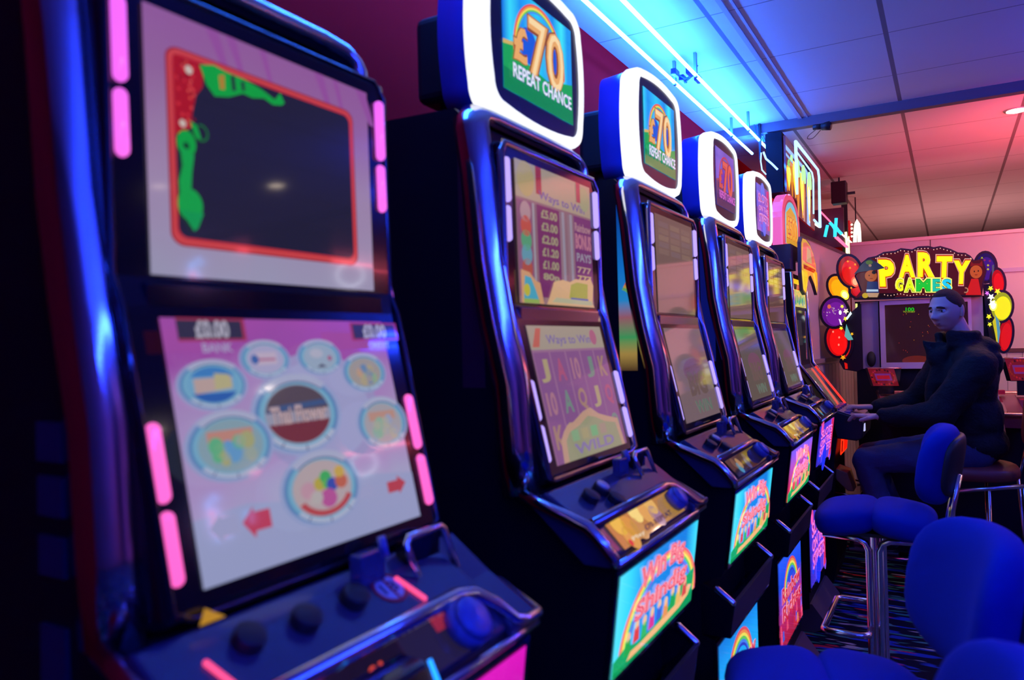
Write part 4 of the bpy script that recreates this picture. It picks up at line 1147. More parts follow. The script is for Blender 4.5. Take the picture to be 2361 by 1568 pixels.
# ================================================================== SIXTH MACHINE: sloped console type
def console_machine():
    t = thing('console_machine', (-1.0, 4.64, 0), 'sloping dark console machine the seated man is playing, pink arch and cone sign on top', 'slot machine')
    W = 0.235
    mb = MB()
    mb.prism_y([(0, 0), (0.42, 0), (0.44, 0.10), (0.44, 0.66), (0.46, 0.80), (0.44, 0.90), (0.40, 0.93), (0.262, 1.19), (0.235, 1.72), (0, 1.74)], -W, W, M_black); mb.build('cabinet', t)
    for s in (-1, 1):
        edge = MB(); edge.tube([(0.45, s*W, 0.95), (0.275, s*W, 1.20), (0.255, s*W, 1.46), (0.243, s*W, 1.72)], 0.011, M_chrome, 10)
        edge.build('chrome_edge', t)
    MB().tube([(0.29, -W+0.035, 1.18), (0.455, -W+0.035, 0.955)], 0.005, M_chrome, 8).build('inner_edge', t)
    MB().tube([(0.297, W-0.05, 1.175), (0.458, W-0.05, 0.955)], 0.006, mat('neon_red', (0.02, 0.02, 0.02), 0.4, 0, 0.3, (1, 0.03, 0.02), 1.6), 8).build('red_light_strip', t)
    A = Art((0.2485, -W+0.02, 1.53), (0, 2*W-0.04, 0), (-0.005, 0, 0.16), (1, 0, 0.05), 0.0008)
    A.rect(0, 0, 1, 1, G('f0c020', 1.1)); A.rect(0.06, 0.62, 0.94, 0.82, G('201018')); A.rect(0.06, 0.0, 0.94, 0.6, G('c8c870', 0.9))
    for i in range(6): A.ell(0.15+i*0.14, 0.22+0.06*(i % 2), 0.06, 0.16, G(('309890', '38a870')[i % 2], 0.9), up=False)
    A.build('header', t)
    A = Art((0.262, -W+0.02, 1.22), (0, 2*W-0.04, 0), (-0.012, 0, 0.29), (1, 0, 0.05), 0.0008)
    A.rect(0, 0, 1, 1, G('1c1418', 0.9)); A.rect(0.1, 0.3, 0.5, 0.8, G('30282c')); A.build('upper_screen', t)
    A = Art((0.435, -W+0.05, 0.955), (0, 2*W-0.13, 0), (-0.150, 0, 0.215), (0.82, 0, 0.57), 0.0008)
    A.rect(0, 0, 1, 1, G('5c4c4c', 0.8)); A.rect(0.05, 0.05, 0.95, 0.95, G('746058', 0.7)); A.build('lower_screen', t)
    mb = MB(); mb.prism_y([(0.40, 0.80), (0.555, 0.785), (0.585, 0.80), (0.592, 0.885), (0.575, 0.905), (0.42, 0.955), (0.40, 0.955)], -W, W, M_dark); mb.build('console', t, bevel=0.006)
    mb = MB(); mb.prism_y([(0.425, 0.9565), (0.574, 0.9085), (0.576, 0.911), (0.427, 0.959)], -W+0.006, W-0.006, mat('lilac_deck', (0.30, 0.2, 0.24), 0.35)); mb.build('button_panel', t)
    for i in range(2):
        for j in range(4):
            x = 0.455+i*0.055; y = -W+0.06+j*0.095; z = 0.957-(x-0.425)*0.322
            MB().box((x-0.016, y-0.03, z-0.004), (x+0.016, y+0.03, z+0.012), mat('violet_button', (0.06, 0.03, 0.25), 0.25)).build('button', t, bevel=0.004)
    MB().ball((0.605, -0.10, 0.905), 0.017, mat('pale_knob', (0.6, 0.6, 0.5), 0.3)).build('start_knob', t)
    MB().box((0.588, -0.20, 0.835), (0.594, -0.15, 0.875), G('c8c8ff', 0.9)).build('card_light', t)
    A = Art((0.4635, -0.17, 0.69), (0, 0.36, 0), (0.006, 0, 0.105), (1, 0, 0), 0.001)
    A.poly([(0, 0.1), (0.08, 0), (0.92, 0), (1, 1), (0.05, 0.92)], G('ff3010', 1.3)); A.rect(0.12, 0.12, 0.32, 0.72, G('a01008', 1.0)); A.rect(0.4, 0.1, 0.85, 0.75, G('ff1808', 1.2))
    A.build('red_lamp', t)
    mb = MB(); mb.prism_y([(0.44, 0.56), (0.50, 0.50), (0.53, 0.50), (0.50, 0.60), (0.44, 0.62)], -0.18, 0.0, mat('card_plate', (0.45, 0.25, 0.10), 0.5)); mb.build('ticket_plate', t, bevel=0.004)
    mb = MB(); mb.tube([(0.44, -W, 0.50), (0.56, -W, 0.48), (0.56, W, 0.48), (0.44, W, 0.50)], 0.005, M_tint, 8); mb.box((0.44, -W, 0.30), (0.555, W, 0.475), M_gloss); mb.build('cash_box', t)
    # arch topper
    out = [(-0.215, 1.885), (0.36, 1.885)] + [(0.0725+0.2875*math.cos(a), 2.04+0.17*math.sin(a)) for a in [PI*i/16 for i in range(17)]]
    mb = MB(); mb.prism(out, (0.145, 0, 0), (0, 1, 0), (0, 0, 1), 0.055, G('e060b8', 1.15)); mb.build('arch_topper', t)
    A = Art((0.202, 0, 0), (0, 1, 0), (0, 0, 1), (1, 0, 0), 0.001)
    A.poly(out, G('d8406c', 1.0))
    ar = lambda k: [(0.0725-0.2875*k, 1.90), (0.0725+0.2875*k, 1.90)] + [(0.0725+0.2875*k*math.cos(a), 2.04+0.17*k*math.sin(a)) for a in [PI*i/16 for i in range(17)]]
    A.poly(ar(0.8), G('a02848')); A.poly(ar(0.72), G('50b8d8', 1.0)); A.poly([(0.0725-0.2, 1.90), (0.0725+0.2, 1.90), (0.0725+0.19, 2.03), (0.0725+0.12, 2.10), (0.0725-0.04, 2.13), (0.0725-0.18, 2.08)], G('c89020', 1.1))
    A.text('£500', -0.11, 1.93, 0.25, 2.07, G('b02818', 1.0), 0.05); A.text('£500', -0.105, 1.935, 0.245, 2.065, G('e8a830', 1.0), 0.01)
    A.build('arch_face', t)
    mb = MB(); mb.box((0.10, -0.20, 1.80), (0.24, 0.06, 1.885), mat('bracket_blue_lit', (0.02, 0.01, 0.06), 0.4)); mb.prism_y([(0.05, 1.74), (0.24, 1.74), (0.24, 1.80), (0.0, 1.80)], -W, -0.05, mat('bracket_blue_lit')); mb.build('topper_bracket', t)  # black bracket; the blue light on it is put into its colour
    # cone sign
    pts = [(-0.13, 1.90), (-0.08, 1.935), (0.05, 1.94), (0.20, 1.92), (0.32, 1.88), (0.42, 1.81), (0.44, 1.73), (0.44, 1.62), (0.33, 1.68), (0.20, 1.725), (0.12, 1.715), (0.05, 1.66), (-0.02, 1.60), (-0.10, 1.62), (-0.14, 1.72)]
    mb = MB(); mb.prism(pts, (0.265, 0, 0), (0, 1, 0), (0, 0, 1), 0.018, mat('sign_edge', (0.06, 0.03, 0.08), 0.4)); mb.build('cone_sign', t)
    A = Art((0.2845, 0, 0), (0, 1, 0), (0, 0, 1), (1, 0, 0), 0.001)
    A.poly([(y*0.95+0.008, (z-1.78)*0.94+1.78) for y, z in pts], G('d8a040', 1.0))
    A.poly([(-0.11, 1.80), (-0.06, 1.90), (0.05, 1.915), (0.2, 1.90), (0.33, 1.85), (0.40, 1.78), (0.20, 1.79), (0.0, 1.79)], G('d86858', 1.05))
    A.poly([(0.05, 1.80), (0.08, 1.89), (0.2, 1.88), (0.24, 1.80)], G('c0a070')); A.rect(-0.08, 1.75, 0.36, 1.775, G('a02818'))
    A.poly([(-0.10, 1.74), (0.06, 1.74), (0.03, 1.66), (-0.03, 1.61), (-0.09, 1.64)], G('e8c020', 1.1)); A.poly([(0.30, 1.76), (0.42, 1.76), (0.43, 1.64)], G('f0a818', 1.1))
    A.build('cone_face', t)
    return t


console_machine()

# ================================================================== PARTY GAMES MACHINE
Yp = 5.80
pm = thing('party_games_machine', (-0.13, 5.95, 0), 'party games machine with glowing balloons, dark screen and lit yellow lettering', 'arcade machine')
def pb(mb, name, **k):
    o = mb.build(name, pm, **k); o.location = -Vector(pm.location); return o
x0 = P(1985, 760, Y=Yp).x; x1 = P(2266, 700, Y=Yp).x; zt = P(2100, 688, Y=Yp).z
M_pm = mat('lilac_panel', (0.34, 0.27, 0.33), 0.35)
xl = P(1972, 760, Y=Yp).x
pb(MB().box((xl, Yp+0.02, 0), (x1+0.03, Yp+0.55, zt-0.005), M_black), 'cabinet')
zb = P(2045, 850, Y=Yp).z
pb(MB().box((x0, Yp, zb), (P(2026, 760, Y=Yp).x, Yp+0.02, zt-0.01), M_pm), 'side_panel')
pb(MB().box((P(2240, 760, Y=Yp).x, Yp, zb), (x1, Yp+0.02, zt-0.01), M_pm), 'side_panel')
a0 = P(2028, 694, Y=Yp); a1 = P(2239, 694, Y=Yp); s0 = P(2040, 704, Y=Yp); s1 = P(2231, 697, Y=Yp); zsb = P(2044, 836, Y=Yp).z
M_fr = mat('screen_surround', (0.50, 0.40, 0.52), 0.4)
mb = MB()
mb.box((a0.x, Yp-0.03, s0.z), (a1.x, Yp, zt-0.01), M_fr); mb.box((a0.x, Yp-0.03, zb), (a1.x, Yp, zsb), M_fr)
mb.box((a0.x, Yp-0.03, zsb), (s0.x, Yp, s0.z), M_fr); mb.box((s1.x, Yp-0.03, zsb), (a1.x, Yp, s0.z), M_fr)
pb(mb, 'screen_surround')
A = PixArt(Y=Yp-0.005, step=0.0015)
A.poly([(2038, 702), (2233, 694), (2236, 840), (2043, 840)], G('2c1014', 0.9))
A.ell(2115, 832, 35, 12, G('5c1c10')); A.text('100', 2088, 718, 2108, 709, G('18b818', 1.0), 0.03); A.text('TO START', 2082, 721, 2110, 717, G('90a010'), 0.02)
rnd = random.Random(8)
for i in range(26): A.ell(2050+rnd.random()*170, 722+rnd.random()*90, 0.7, 0.9, G(rnd.choice(['c03020', 'd08020', 'a02838']), 1.0), up=False)
o = A.build('screen', pm); o.location = -Vector(pm.location)
mb = MB(); c = P(2009, 828, Y=Yp); mb.tube([(c.x, Yp-0.008, c.z), (c.x, Yp+0.01, c.z)], 0.034, mat('speaker_black', (0.01, 0.01, 0.012), 0.7), 24)
for v_ in range(len(mb.v)):
    x, y, z = mb.v[v_]; mb.v[v_] = (c.x+(x-c.x)*0.85, y, c.z+(z-c.z)*1.6)
pb(mb, 'speaker_grille')
mb = MB(); q = P(1974, 700, Y=Yp); q2 = P(1975, 738, Y=Yp); mb.box((q.x-0.006, Yp+0.004, q2.z), (q.x+0.006, Yp+0.02, q.z), G('f8f080', 1.3)); pb(mb, 'light_strip')
# banner
BN = [(1970, 637), (1985, 607), (2001, 594), (2020, 590), (2037, 581), (2064, 578), (2077, 572), (2103, 575), (2117, 568), (2140, 567), (2153, 570), (2168, 567), (2192, 574), (2209, 582), (2226, 583), (2238, 590), (2246, 600), (2266, 596), (2275, 625), (2268, 653), (2264, 682), (2115, 687), (2038, 690), (1968, 691), (1984, 672), (1978, 655)]
A = PixArt(Y=Yp-0.06, step=0.0015)
A.plate(BN, 0.07, mat('banner_case', (0.02, 0.004, 0.008), 0.4))
cxb, cyb = 2118, 632
A.h += 0.002
A.poly([(cxb+(x-cxb)*0.975, cyb+(y-cyb)*0.93) for x, y in BN], G('4c0c14', 1.0))
A.poly([(1975, 687), (2060, 687), (2075, 676), (2000, 676)], G('140408'))
for (ch, a_, b_, c_, d_, sh) in (('P', 2028, 663, 2066, 597, -4), ('A', 2072, 642, 2111, 586, 0), ('R', 2115, 641, 2156, 580, 0), ('T', 2157, 643, 2195, 589, 2), ('Y', 2195, 657, 2236, 599, 3)):
    A.text(ch, a_-2, b_+3, c_+2, d_-3, G('e8a898', 1.0), 0.11, up=False, shear=sh)
A.h += A.step*2
for (ch, a_, b_, c_, d_, sh) in (('P', 2028, 663, 2066, 597, -4), ('A', 2072, 642, 2111, 586, 0), ('R', 2115, 641, 2156, 580, 0), ('T', 2157, 643, 2195, 589, 2), ('Y', 2195, 657, 2236, 599, 3)):
    A.text(ch, a_, b_+1, c_, d_-1, G('c03808', 1.1), 0.085, up=False, shear=sh)
A.h += A.step*2
YG = mat('lit_party_gold', (0.01, 0.01, 0.012), 0.06, 0, 0.5, (1, 0.62, 0.0), 1.6)
for (ch, a_, b_, c_, d_, sh) in (('P', 2029, 661, 2065, 599, -4), ('A', 2073, 640, 2110, 588, 0), ('R', 2116, 639, 2155, 582, 0), ('T', 2158, 641, 2194, 591, 2), ('Y', 2196, 655, 2235, 601, 3)):
    A.text(ch, a_, b_, c_, d_, YG, 0.055, up=False, shear=sh)
A.h += A.step*2
for (ch, a_, b_, c_, d_, sh) in (('P', 2030, 660, 2064, 600, -4), ('A', 2074, 639, 2109, 589, 0), ('R', 2117, 638, 2154, 583, 0), ('T', 2159, 640, 2193, 592, 2), ('Y', 2197, 654, 2234, 602, 3)):
    A.text(ch, a_, b_, c_, d_, G('ffe808', 1.8), 0.015, up=False, shear=sh)
A.h += A.step*2
GM = (('G', 2066, 2083, 'e8e010'), ('A', 2086, 2110, 'd0e010'), ('M', 2112, 2146, '18b030'), ('E', 2150, 2168, '18b098'), ('S', 2172, 2194, '18b8e0'))
for ch, a_, b_, c_ in GM: A.text(ch, a_-2, 675, b_+2, 640, G('f8f070', 1.3), 0.12, up=False)
A.h += A.step*2
for ch, a_, b_, c_ in GM: A.text(ch, a_, 673, b_, 643, G('186018', 1.0), 0.07, up=False)
A.h += A.step*2
for ch, a_, b_, c_ in GM: A.text(ch, a_, 672, b_, 644, G(c_, 1.3), 0.045, up=False)
A.h += A.step*2
top = BN[3:17]
for i in range(len(top)-1):
    (xa, ya), (xb, yb) = top[i], top[i+1]
    n_ = max(1, int(math.hypot(xb-xa, yb-ya)/7))
    for j in range(n_):
        x = xa+(xb-xa)*j/n_; y = ya+(yb-ya)*j/n_+6.5
        A.ell(x, y, 1.2, 1.3, G('f0b8a0', 1.3), up=False, n=8)
for i in range(24): A.ell(2040+i*7.4, 680+2*math.sin(i), 1.2, 1.3, G('f0b8a0', 1.2), up=False, n=8)
A.h += A.step
# little pirate and imp figures printed on the banner
A.poly([(1969, 634), (1984, 628), (2000, 626), (2023, 623), (2041, 619), (2030, 610), (2018, 603), (2008, 598), (1996, 602), (1986, 612)], G('28304c', 1.0))
A.ell(2005, 606, 8, 5, G('506838')); A.ell(2007, 613, 3.5, 3, G('a07868'))
A.ell(2009, 637, 14, 13, G('a85428', 1.0)); A.ell(2016, 629, 5, 4, G('14141c')); A.ell(2005, 636, 1.3, 1.8, G('301008')); A.ell(2010, 643, 4, 1.0, G('802010'))
A.poly([(2001, 650), (2024, 650), (2028, 676), (1998, 676)], G('1c2c64', 1.0)); A.poly([(1999, 668), (2026, 668), (2026, 673), (1999, 673)], G('b0c8e0')); A.ell(1996, 682, 7, 6, G('c0a020')); A.poly([(2000, 676), (2028, 676), (2024, 686), (2004, 686)], G('b89070'))
A.ell(2250, 628, 14, 15, G('c05020', 1.0)); A.poly([(2237, 616), (2238, 604), (2244, 609), (2258, 609), (2264, 602), (2265, 616), (2250, 612)], G('801410')); A.ell(2246, 627, 1.6, 2, G('401008')); A.ell(2255, 626, 1.6, 2, G('401008')); A.ell(2250, 635, 3.5, 1, G('901c10'))
A.poly([(2239, 644), (2255, 644), (2262, 681), (2226, 681)], G('c81810', 1.05)); A.arc(2226, 670, 4, 6.5, G('b07860'), -PI*0.6, PI*0.7, 10)
o = A.build('banner', pm); o.location = -Vector(pm.location)


def balloon(name, cx, cy, rx, ry, ang, col, hot=None, ly=0.0):
    A = PixArt(Y=Yp-0.03-ly, step=0.0015)
    A.plate(ellp(cx, cy, rx+6, ry+6, ang), 0.045, mat('balloon_case', (0.012, 0.004, 0.008), 0.35))
    A.h += 0.002
    A.poly(ellp(cx, cy, rx, ry, ang), G(col[0], 1.05))
    A.poly(ellp(cx+rx*0.1, cy+ry*0.1, rx*0.8, ry*0.82, ang), G(col[1], 1.15))
    if hot:
        for k, c in enumerate(hot[2:]):
            A.poly(ellp(hot[0], hot[1], 9-3*k, 12-4*k, ang), G(c, 1.6))
    return A


def bal(A, name='balloon'):
    o = A.build(name, pm); o.location = -Vector(pm.location)


A = balloon('b', 1976, 662, 16, 22, 0.1, ('a80c08', 'd01008')); bal(A)
A = balloon('b', 1959, 625, 25, 35, -0.25, ('980808', 'd80c04'), (1972, 650, 'ff5030', 'ff9870'), 0.012)
for x, y in ((1955, 603), (1960, 618), (1972, 610), (1963, 664)): A.star(x, y, 3.5, G('f09018', 1.2), up=False)
bal(A)
A = balloon('b', 1933, 664, 21, 29, -0.5, ('f08c08', 'ffa808'), (1948, 680, 'ffd838', 'fff8a0'), 0.006); bal(A)
A = balloon('b', 1924, 720, 29, 33, 0.15, ('581078', '6c1890'), None, 0.022)
rnd = random.Random(11)
for i in range(26): A.ell(1922+rnd.gauss(0, 8), 716+rnd.gauss(0, 7), 1.2, 1.2, G(rnd.choice(['b088c0', 'a05070', 'd0b0c8']), 1.0), up=False)
A.h += A.step
A.ell(1912, 707, 4, 5, G('d06040', 1.2)); A.poly([(1934, 735), (1938, 737), (1942, 750), (1938, 749)], G('ffe0ff', 1.3)); bal(A)
A = balloon('b', 1930, 785, 24, 36, -0.15, ('c80808', 'f01008'), None, 0.016)
for x, y in ((1921, 765), (1935, 778), (1934, 795)): A.ell(x, y, 2, 2.5, G('ff8870', 1.2), up=False)
bal(A)
A = balloon('b', 1948, 795, 14, 30, 0.1, ('a00808', 'c81008'), None, 0.008); bal(A)
A = PixArt(Y=Yp-0.02, step=0.0015)
A.plate([(1940, 740), (1985, 700), (1990, 850), (1975, 857), (1945, 852), (1935, 835), (1940, 815)], 0.03, mat('balloon_case'))
A.h += 0.034
A.star(1945, 824, 7, G('f09010', 1.3)); A.poly([(1948, 835), (1955, 838), (1956, 850), (1950, 850)], G('c81408', 1.1))
for x, y, r, c in ((1943, 707, 5, 'ffe030'), (1952, 718, 7, 'fff0b0'), (1951, 735, 6, 'ffe828'), (1941, 757, 5, 'ffd820'), (1966, 770, 4, 'f0a018')): A.star(x, y, r, G(c, 1.7))
A.ell(1939, 721, 3, 5, G('ffffff', 2.0)); A.poly([(1953, 747), (1960, 765), (1969, 783), (1958, 785), (1949, 775)], G('60a8a8', 1.0)); A.poly([(1952, 735), (1963, 718), (1966, 724), (1955, 738)], G('d8e8f0', 1.2))
bal(A, 'balloon_stars')
A = balloon('b', 2272, 616, 23, 32, 0.0, ('180c50', '381078'), None, 0.0)
for x, y, c in ((2264, 595, 'a0a020'), (2278, 612, 'c0b020'), (2278, 621, 'c0b020'), (2288, 645, 'ffe830'), (2270, 600, '902050'), (2282, 602, '902050')): A.star(x, y, 3.5, G(c, 1.1), up=False)
A.h += A.step; A.poly([(2287, 612), (2292, 610), (2292, 640), (2287, 650)], G('504c68')); bal(A)
A = balloon('b', 2301, 650, 14, 28, -0.1, ('b80808', 'e00c08'), None, 0.006); bal(A)
A = balloon('b', 2318, 772, 15, 38, 0.12, ('b00808', 'd01008'), None, 0.006); bal(A)
A = balloon('b', 2309, 707, 24, 33, 0.1, ('a0a010', 'f0e008'), (2290, 705, 'ffff60', 'ffffd0', 'ffffff'), 0.014); bal(A)
A = PixArt(Y=Yp-0.055, step=0.0015)
for x, y, r, c in ((2284, 665, 7, 'ffe828'), (2300, 672, 8, 'ffd020'), (2276, 676, 6, 'c060f0'), (2285, 685, 9, 'fff4ff'), (2288, 700, 10, 'fffff0'), (2280, 730, 7, 'fff020'), (2282, 748, 6, 'f0f020')): A.star(x, y, r, G(c, 1.8))
A.poly([(2288, 742), (2296, 728), (2306, 745), (2303, 775), (2299, 798), (2294, 770)], G('c8b818', 1.1)); A.poly([(2294, 725), (2303, 740), (2306, 765), (2301, 800), (2299, 765)], G('5090b0', 1.0)); A.star(2295, 810, 5, G('e09018', 1.2))
bal(A, 'balloon_stars')
A = PixArt(Y=Yp-0.012, step=0.0015); A.plate([(2266, 655), (2300, 655), (2310, 800), (2298, 822), (2285, 800), (2275, 740)], 0.03, mat('balloon_case')); bal(A, 'balloon_backing')


# player table in front of it, two player stations
def tabletop_art(A, seed):
    rnd = random.Random(seed)
    A.rect(0, 0, 1, 1, G('500c10', 0.75))
    for i in range(16):
        u, w_ = rnd.random()*0.92, rnd.random()*0.9
        A.poly([(u, w_), (u+0.07, w_+0.01), (u+0.06, w_+0.08), (u-0.01, w_+0.06)], G(rnd.choice(['a01010', 'a86018', '704878', '483858', 'b89020', '882030']), 0.75), up=False)
    A.h += A.step
    for i in range(14): A.ell(rnd.random(), rnd.random(), 0.018, 0.03, G(rnd.choice(['c89818', 'c0a030', 'b04818', 'a0607c']), 0.9), up=False)


pt_ = thing('player_table', (0.35, 5.3, 0), 'long red patterned play table in front of the party games machine', 'game table')
tz = 0.93
mb = MB(); mb.box((-0.36, 4.98, 0.06), (1.6, 5.74, tz-0.10), M_black); o = mb.build('table_base', pt_); o.location = -Vector(pt_.location)
A_ = P(2024, 898, Z=tz); B_ = P(2056, 937, Z=tz)
mb = MB()
v0 = Vector((-0.44, 5.74, tz+0.03)); v1 = Vector((-0.33, 4.86, tz-0.03)); v2 = Vector((1.7, 4.86, tz-0.03)); v3 = Vector((1.7, 5.74, tz+0.03))
dn = Vector((0, 0, -0.07))
mb.add([v0, v1, v2, v3, v0+dn, v1+dn, v2+dn, v3+dn], [(0, 1, 2, 3), (7, 6, 5, 4), (0, 4, 5, 1), (1, 5, 6, 2), (2, 6, 7, 3), (3, 7, 4, 0)], mat('table_edge', (0.16, 0.03, 0.04), 0.3)); o = mb.build('table_top', pt_); o.location = -Vector(pt_.location)
mb = MB(); mb.tube([v0, v1, v2, v3], 0.010, mat('rose_chrome', (0.8, 0.45, 0.45), 0.25, 1.0), 8, closed=True); o = mb.build('edge_trim', pt_); o.location = -Vector(pt_.location)
for i in range(3):
    xs = -0.36+i*0.66
    A = Art((xs+0.05 if i else -0.31, 4.90, tz-0.0245), (0.58, 0, 0), (0, 0.78, 0.053), (0, -0.07, 1), 0.0012)
    tabletop_art(A, 20+i); o = A.build('play_field', pt_); o.location = -Vector(pt_.location)


def station(px0, px1, ptop, pbot, Y, label):
    q0 = P(px0, ptop, Y=Y); q1 = P(px1, ptop, Y=Y); pbot -= 5; q2 = P((px0*0.82+px1*0.18), pbot, Y=Y); q3 = P(px1*0.94+px0*0.06, pbot, Y=Y)
    t = thing('player_station', (q2.x, Y, tz+0.03), label, 'game display', group='red player displays on the play table')
    loc = Vector(t.location)
    Vf = [q2, q3, q1, q0]
    mb = MB(); bk = Vector((-0.02, 0.06, 0))
    mb.add([v-loc for v in Vf]+[v+bk-loc for v in Vf], [(0, 1, 2, 3), (7, 6, 5, 4), (0, 4, 5, 1), (1, 5, 6, 2), (2, 6, 7, 3), (3, 7, 4, 0)], M_gloss)
    mb.box((q2.x+0.03-loc.x, 0.0, -0.0), (q3.x-0.03-loc.x, 0.05, max(0.01, q2.z-loc.z)), M_gloss)
    mb.build('display_case', t)
    A = Art(q2-loc+Vector((0, -0.002, 0)), q3-q2, q0-q2, (0, -1, 0), 0.001)
    top = (q1-q0).length/(q3-q2).length
    A.poly([(0, 0.03), (1, 0.03), (1.03, 0.97), (0.0, 0.97)], G('70101c', 0.9))
    rnd = random.Random(int(px0))
    for i in range(26):
        a = 2*PI*i/26; A.ell(0.5+0.44*math.cos(a), 0.5+0.40*math.sin(a), 0.035, 0.05, G(rnd.choice(['a01818', '280810', '901830', '802008']), 1.0), up=False)
    A.h += A.step
    A.rect(0.2, 0.32, 0.82, 0.70, G('6c2470', 0.9)); A.rect(0.26, 0.40, 0.76, 0.60, G('981020', 1.0)); A.build('display_face', t)
    MB().tube([q0-loc, q1-loc], 0.005, mat('rose_chrome'), 8).build('top_trim', t)


station(2000, 2078, 849, 896, 5.55, 'red player display at the left end of the play table')
station(2316, 2400, 826, 884, 5.55, 'red player display on the play table at the right edge of the picture')
t = tag(MB().box((-0.05, -0.03, 0), (0.05, 0.03, 0.025), mat('red_plastic', (0.5, 0.01, 0.02), 0.4)).build('plastic_tub', loc=P(2294, 876, Y=5.6)*1), 'small dark red tub on the play table behind the man', 'tub')
t.location.z = tz+0.034

# ================================================================== STOOLS
def superpad(mb, c, r, m, e=0.55, M=None, nu=28, nv=16):
    sg_ = lambda v, p: math.copysign(abs(v)**p, v)
    vs = []
    for j in range(nv+1):
        t_ = -PI/2+PI*j/nv
        for i in range(nu):
            a_ = 2*PI*i/nu
            p = Vector((r[0]*sg_(math.cos(t_), e)*sg_(math.cos(a_), e), r[1]*sg_(math.cos(t_), e)*sg_(math.sin(a_), e), r[2]*sg_(math.sin(t_), e)))
            if M is not None: p = M @ p
            vs.append(p+Vector(c))
    fs = [(j*nu+i, j*nu+(i+1) % nu, (j+1)*nu+(i+1) % nu, (j+1)*nu+i) for j in range(nv) for i in range(nu)]
    return mb.add(vs, fs, m, True)


def stool(loc, rz, fab, label, drop=0.0, bx=0.0, bs=1.0, cat='stool', group='blue bar stools in front of the machines'):
    t = thing('bar_stool', loc, label, cat, rz, group)
    mb = MB()
    for s in (-1, 1):
        superpad(mb, (s*0.090, 0, 0.700-drop), (0.106, 0.185, 0.052), fab, 0.62, Matrix.Rotation(s*0.16, 4, 'Y').to_3x3())
    mb.build('seat', t)
    MB().box((-0.12, -0.12, 0.652-drop), (0.12, 0.12, 0.664-drop), M_dark).build('seat_plate', t)
    Mb = Matrix.Rotation(0.16, 4, 'Y').to_3x3()
    z = 0.905-drop
    mb = MB()
    superpad(mb, (0, 0, 0), (0.050, 0.185*bs, 0.135*bs), fab, 0.68, Mb)
    for i, v_ in enumerate(mb.v):      # wrap the pad round the sitter
        x, y, zz = v_
        mb.v[i] = (x+0.215+bx-1.6*y*y, y, zz+z)
    mb.build('backrest', t)
    mb = MB()
    superpad(mb, (0, 0, 0), (0.020, 0.155*bs, 0.105*bs), M_dark, 0.6, Mb)
    for i, v_ in enumerate(mb.v):
        x, y, zz = v_; mb.v[i] = (x+0.258+bx-1.6*y*y, y, zz+z)
    mb.build('back_shell', t)
    mb = MB()
    for sy in (-0.095, 0.095):
        for s in (-1, 1):
            mb = MB()
            mb.tube([(s*0.165, sy, 0.645-drop), (s*0.05, sy, 0.638-drop), (s*0.026, sy, 0.625-drop), (s*0.016, sy, 0.60-drop), (s*0.016, sy, 0.07), (s*0.03, sy, 0.03), (s*0.06, sy*1.3, 0.013), (s*0.20, sy*1.9, 0.013)], 0.0115, M_chrome, 10)
            mb.build('leg', t)
    mb = MB(); mb.tube([(-0.016, -0.10, 0.33), (-0.016, -0.175, 0.33), (-0.04, -0.19, 0.33), (-0.14, -0.19, 0.33), (-0.16, -0.17, 0.33), (-0.16, 0.17, 0.33), (-0.14, 0.19, 0.33), (-0.04, 0.19, 0.33), (-0.016, 0.175, 0.33), (-0.016, 0.10, 0.33)], 0.010, M_chrome, 10)
    mb.build('footrest', t)
    for sy in (-0.10, 0.10):
        mb = MB(); mb.tube([(0.262+bx, sy, z-0.02), (0.238+bx, sy, 0.76-drop), (0.225+bx, sy, 0.68-drop), (0.20+bx, sy, 0.652-drop), (0.12, sy, 0.646-drop)], 0.011, M_chrome, 10)
        mb.build('back_tube', t)
    return t


stool((-0.245, 2.97, 0), 0.0, M_bluefab, 'blue bar stool in front of the fourth slot machine, farther of the whole blue ones')
stool((-0.225, 1.585, 0), 0.30, M_bluefab, 'blue bar stool in front of the second slot machine, large backrest at lower right', 0.07, 0.07, 1.12)
stool((-0.155, 0.80, 0), 0.10, M_bluefab, 'nearest blue bar stool, only the top of its backrest in the bottom right corner', 0.0)


# the man's stool: brown vinyl on a chrome frame
t = thing('side_stool', (0.10, 4.47, 0), 'brown vinyl bar stool the man sits on, chrome frame, by the play table', 'stool')
mb = MB(); superpad(mb, (-0.02, 0, 0.655), (0.21, 0.20, 0.045), M_brownfab, 0.6); mb.build('seat', t)
mb = MB(); superpad(mb, (0.245, 0, 0.93), (0.035, 0.18, 0.15), M_brownfab, 0.55, Matrix.Rotation(0.1, 4, 'Y').to_3x3()); mb.build('backrest', t)
for sy in (-0.18, 0.18):
    MB().tube([(-0.10, sy, 0.57), (0.19, sy, 0.615)], 0.011, M_steel, 10).build('seat_rail', t)
    MB().tube([(0.28, sy, 1.0), (0.235, sy, 0.78), (0.20, sy, 0.62)], 0.010, M_chrome, 10).build('back_tube', t)
    MB().tube([(0.19, sy, 0.61), (0.225, sy, 0.02)], 0.009, M_steel, 10).build('leg', t)
    MB().tube([(-0.10, sy, 0.57), (-0.12, sy, 0.02)], 0.009, M_steel, 10).build('leg', t)
    MB().tube([(0.05, sy, 0.595), (0.05, sy, 0.14), (0.07, sy, 0.05), (0.10, sy, 0.012), (0.30, sy, 0.012)], 0.009, M_tint, 10).build('leg', t)
MB().tube([(0.205, -0.18, 0.30), (0.205, 0.18, 0.30)], 0.008, M_steel, 10).build('rung', t)

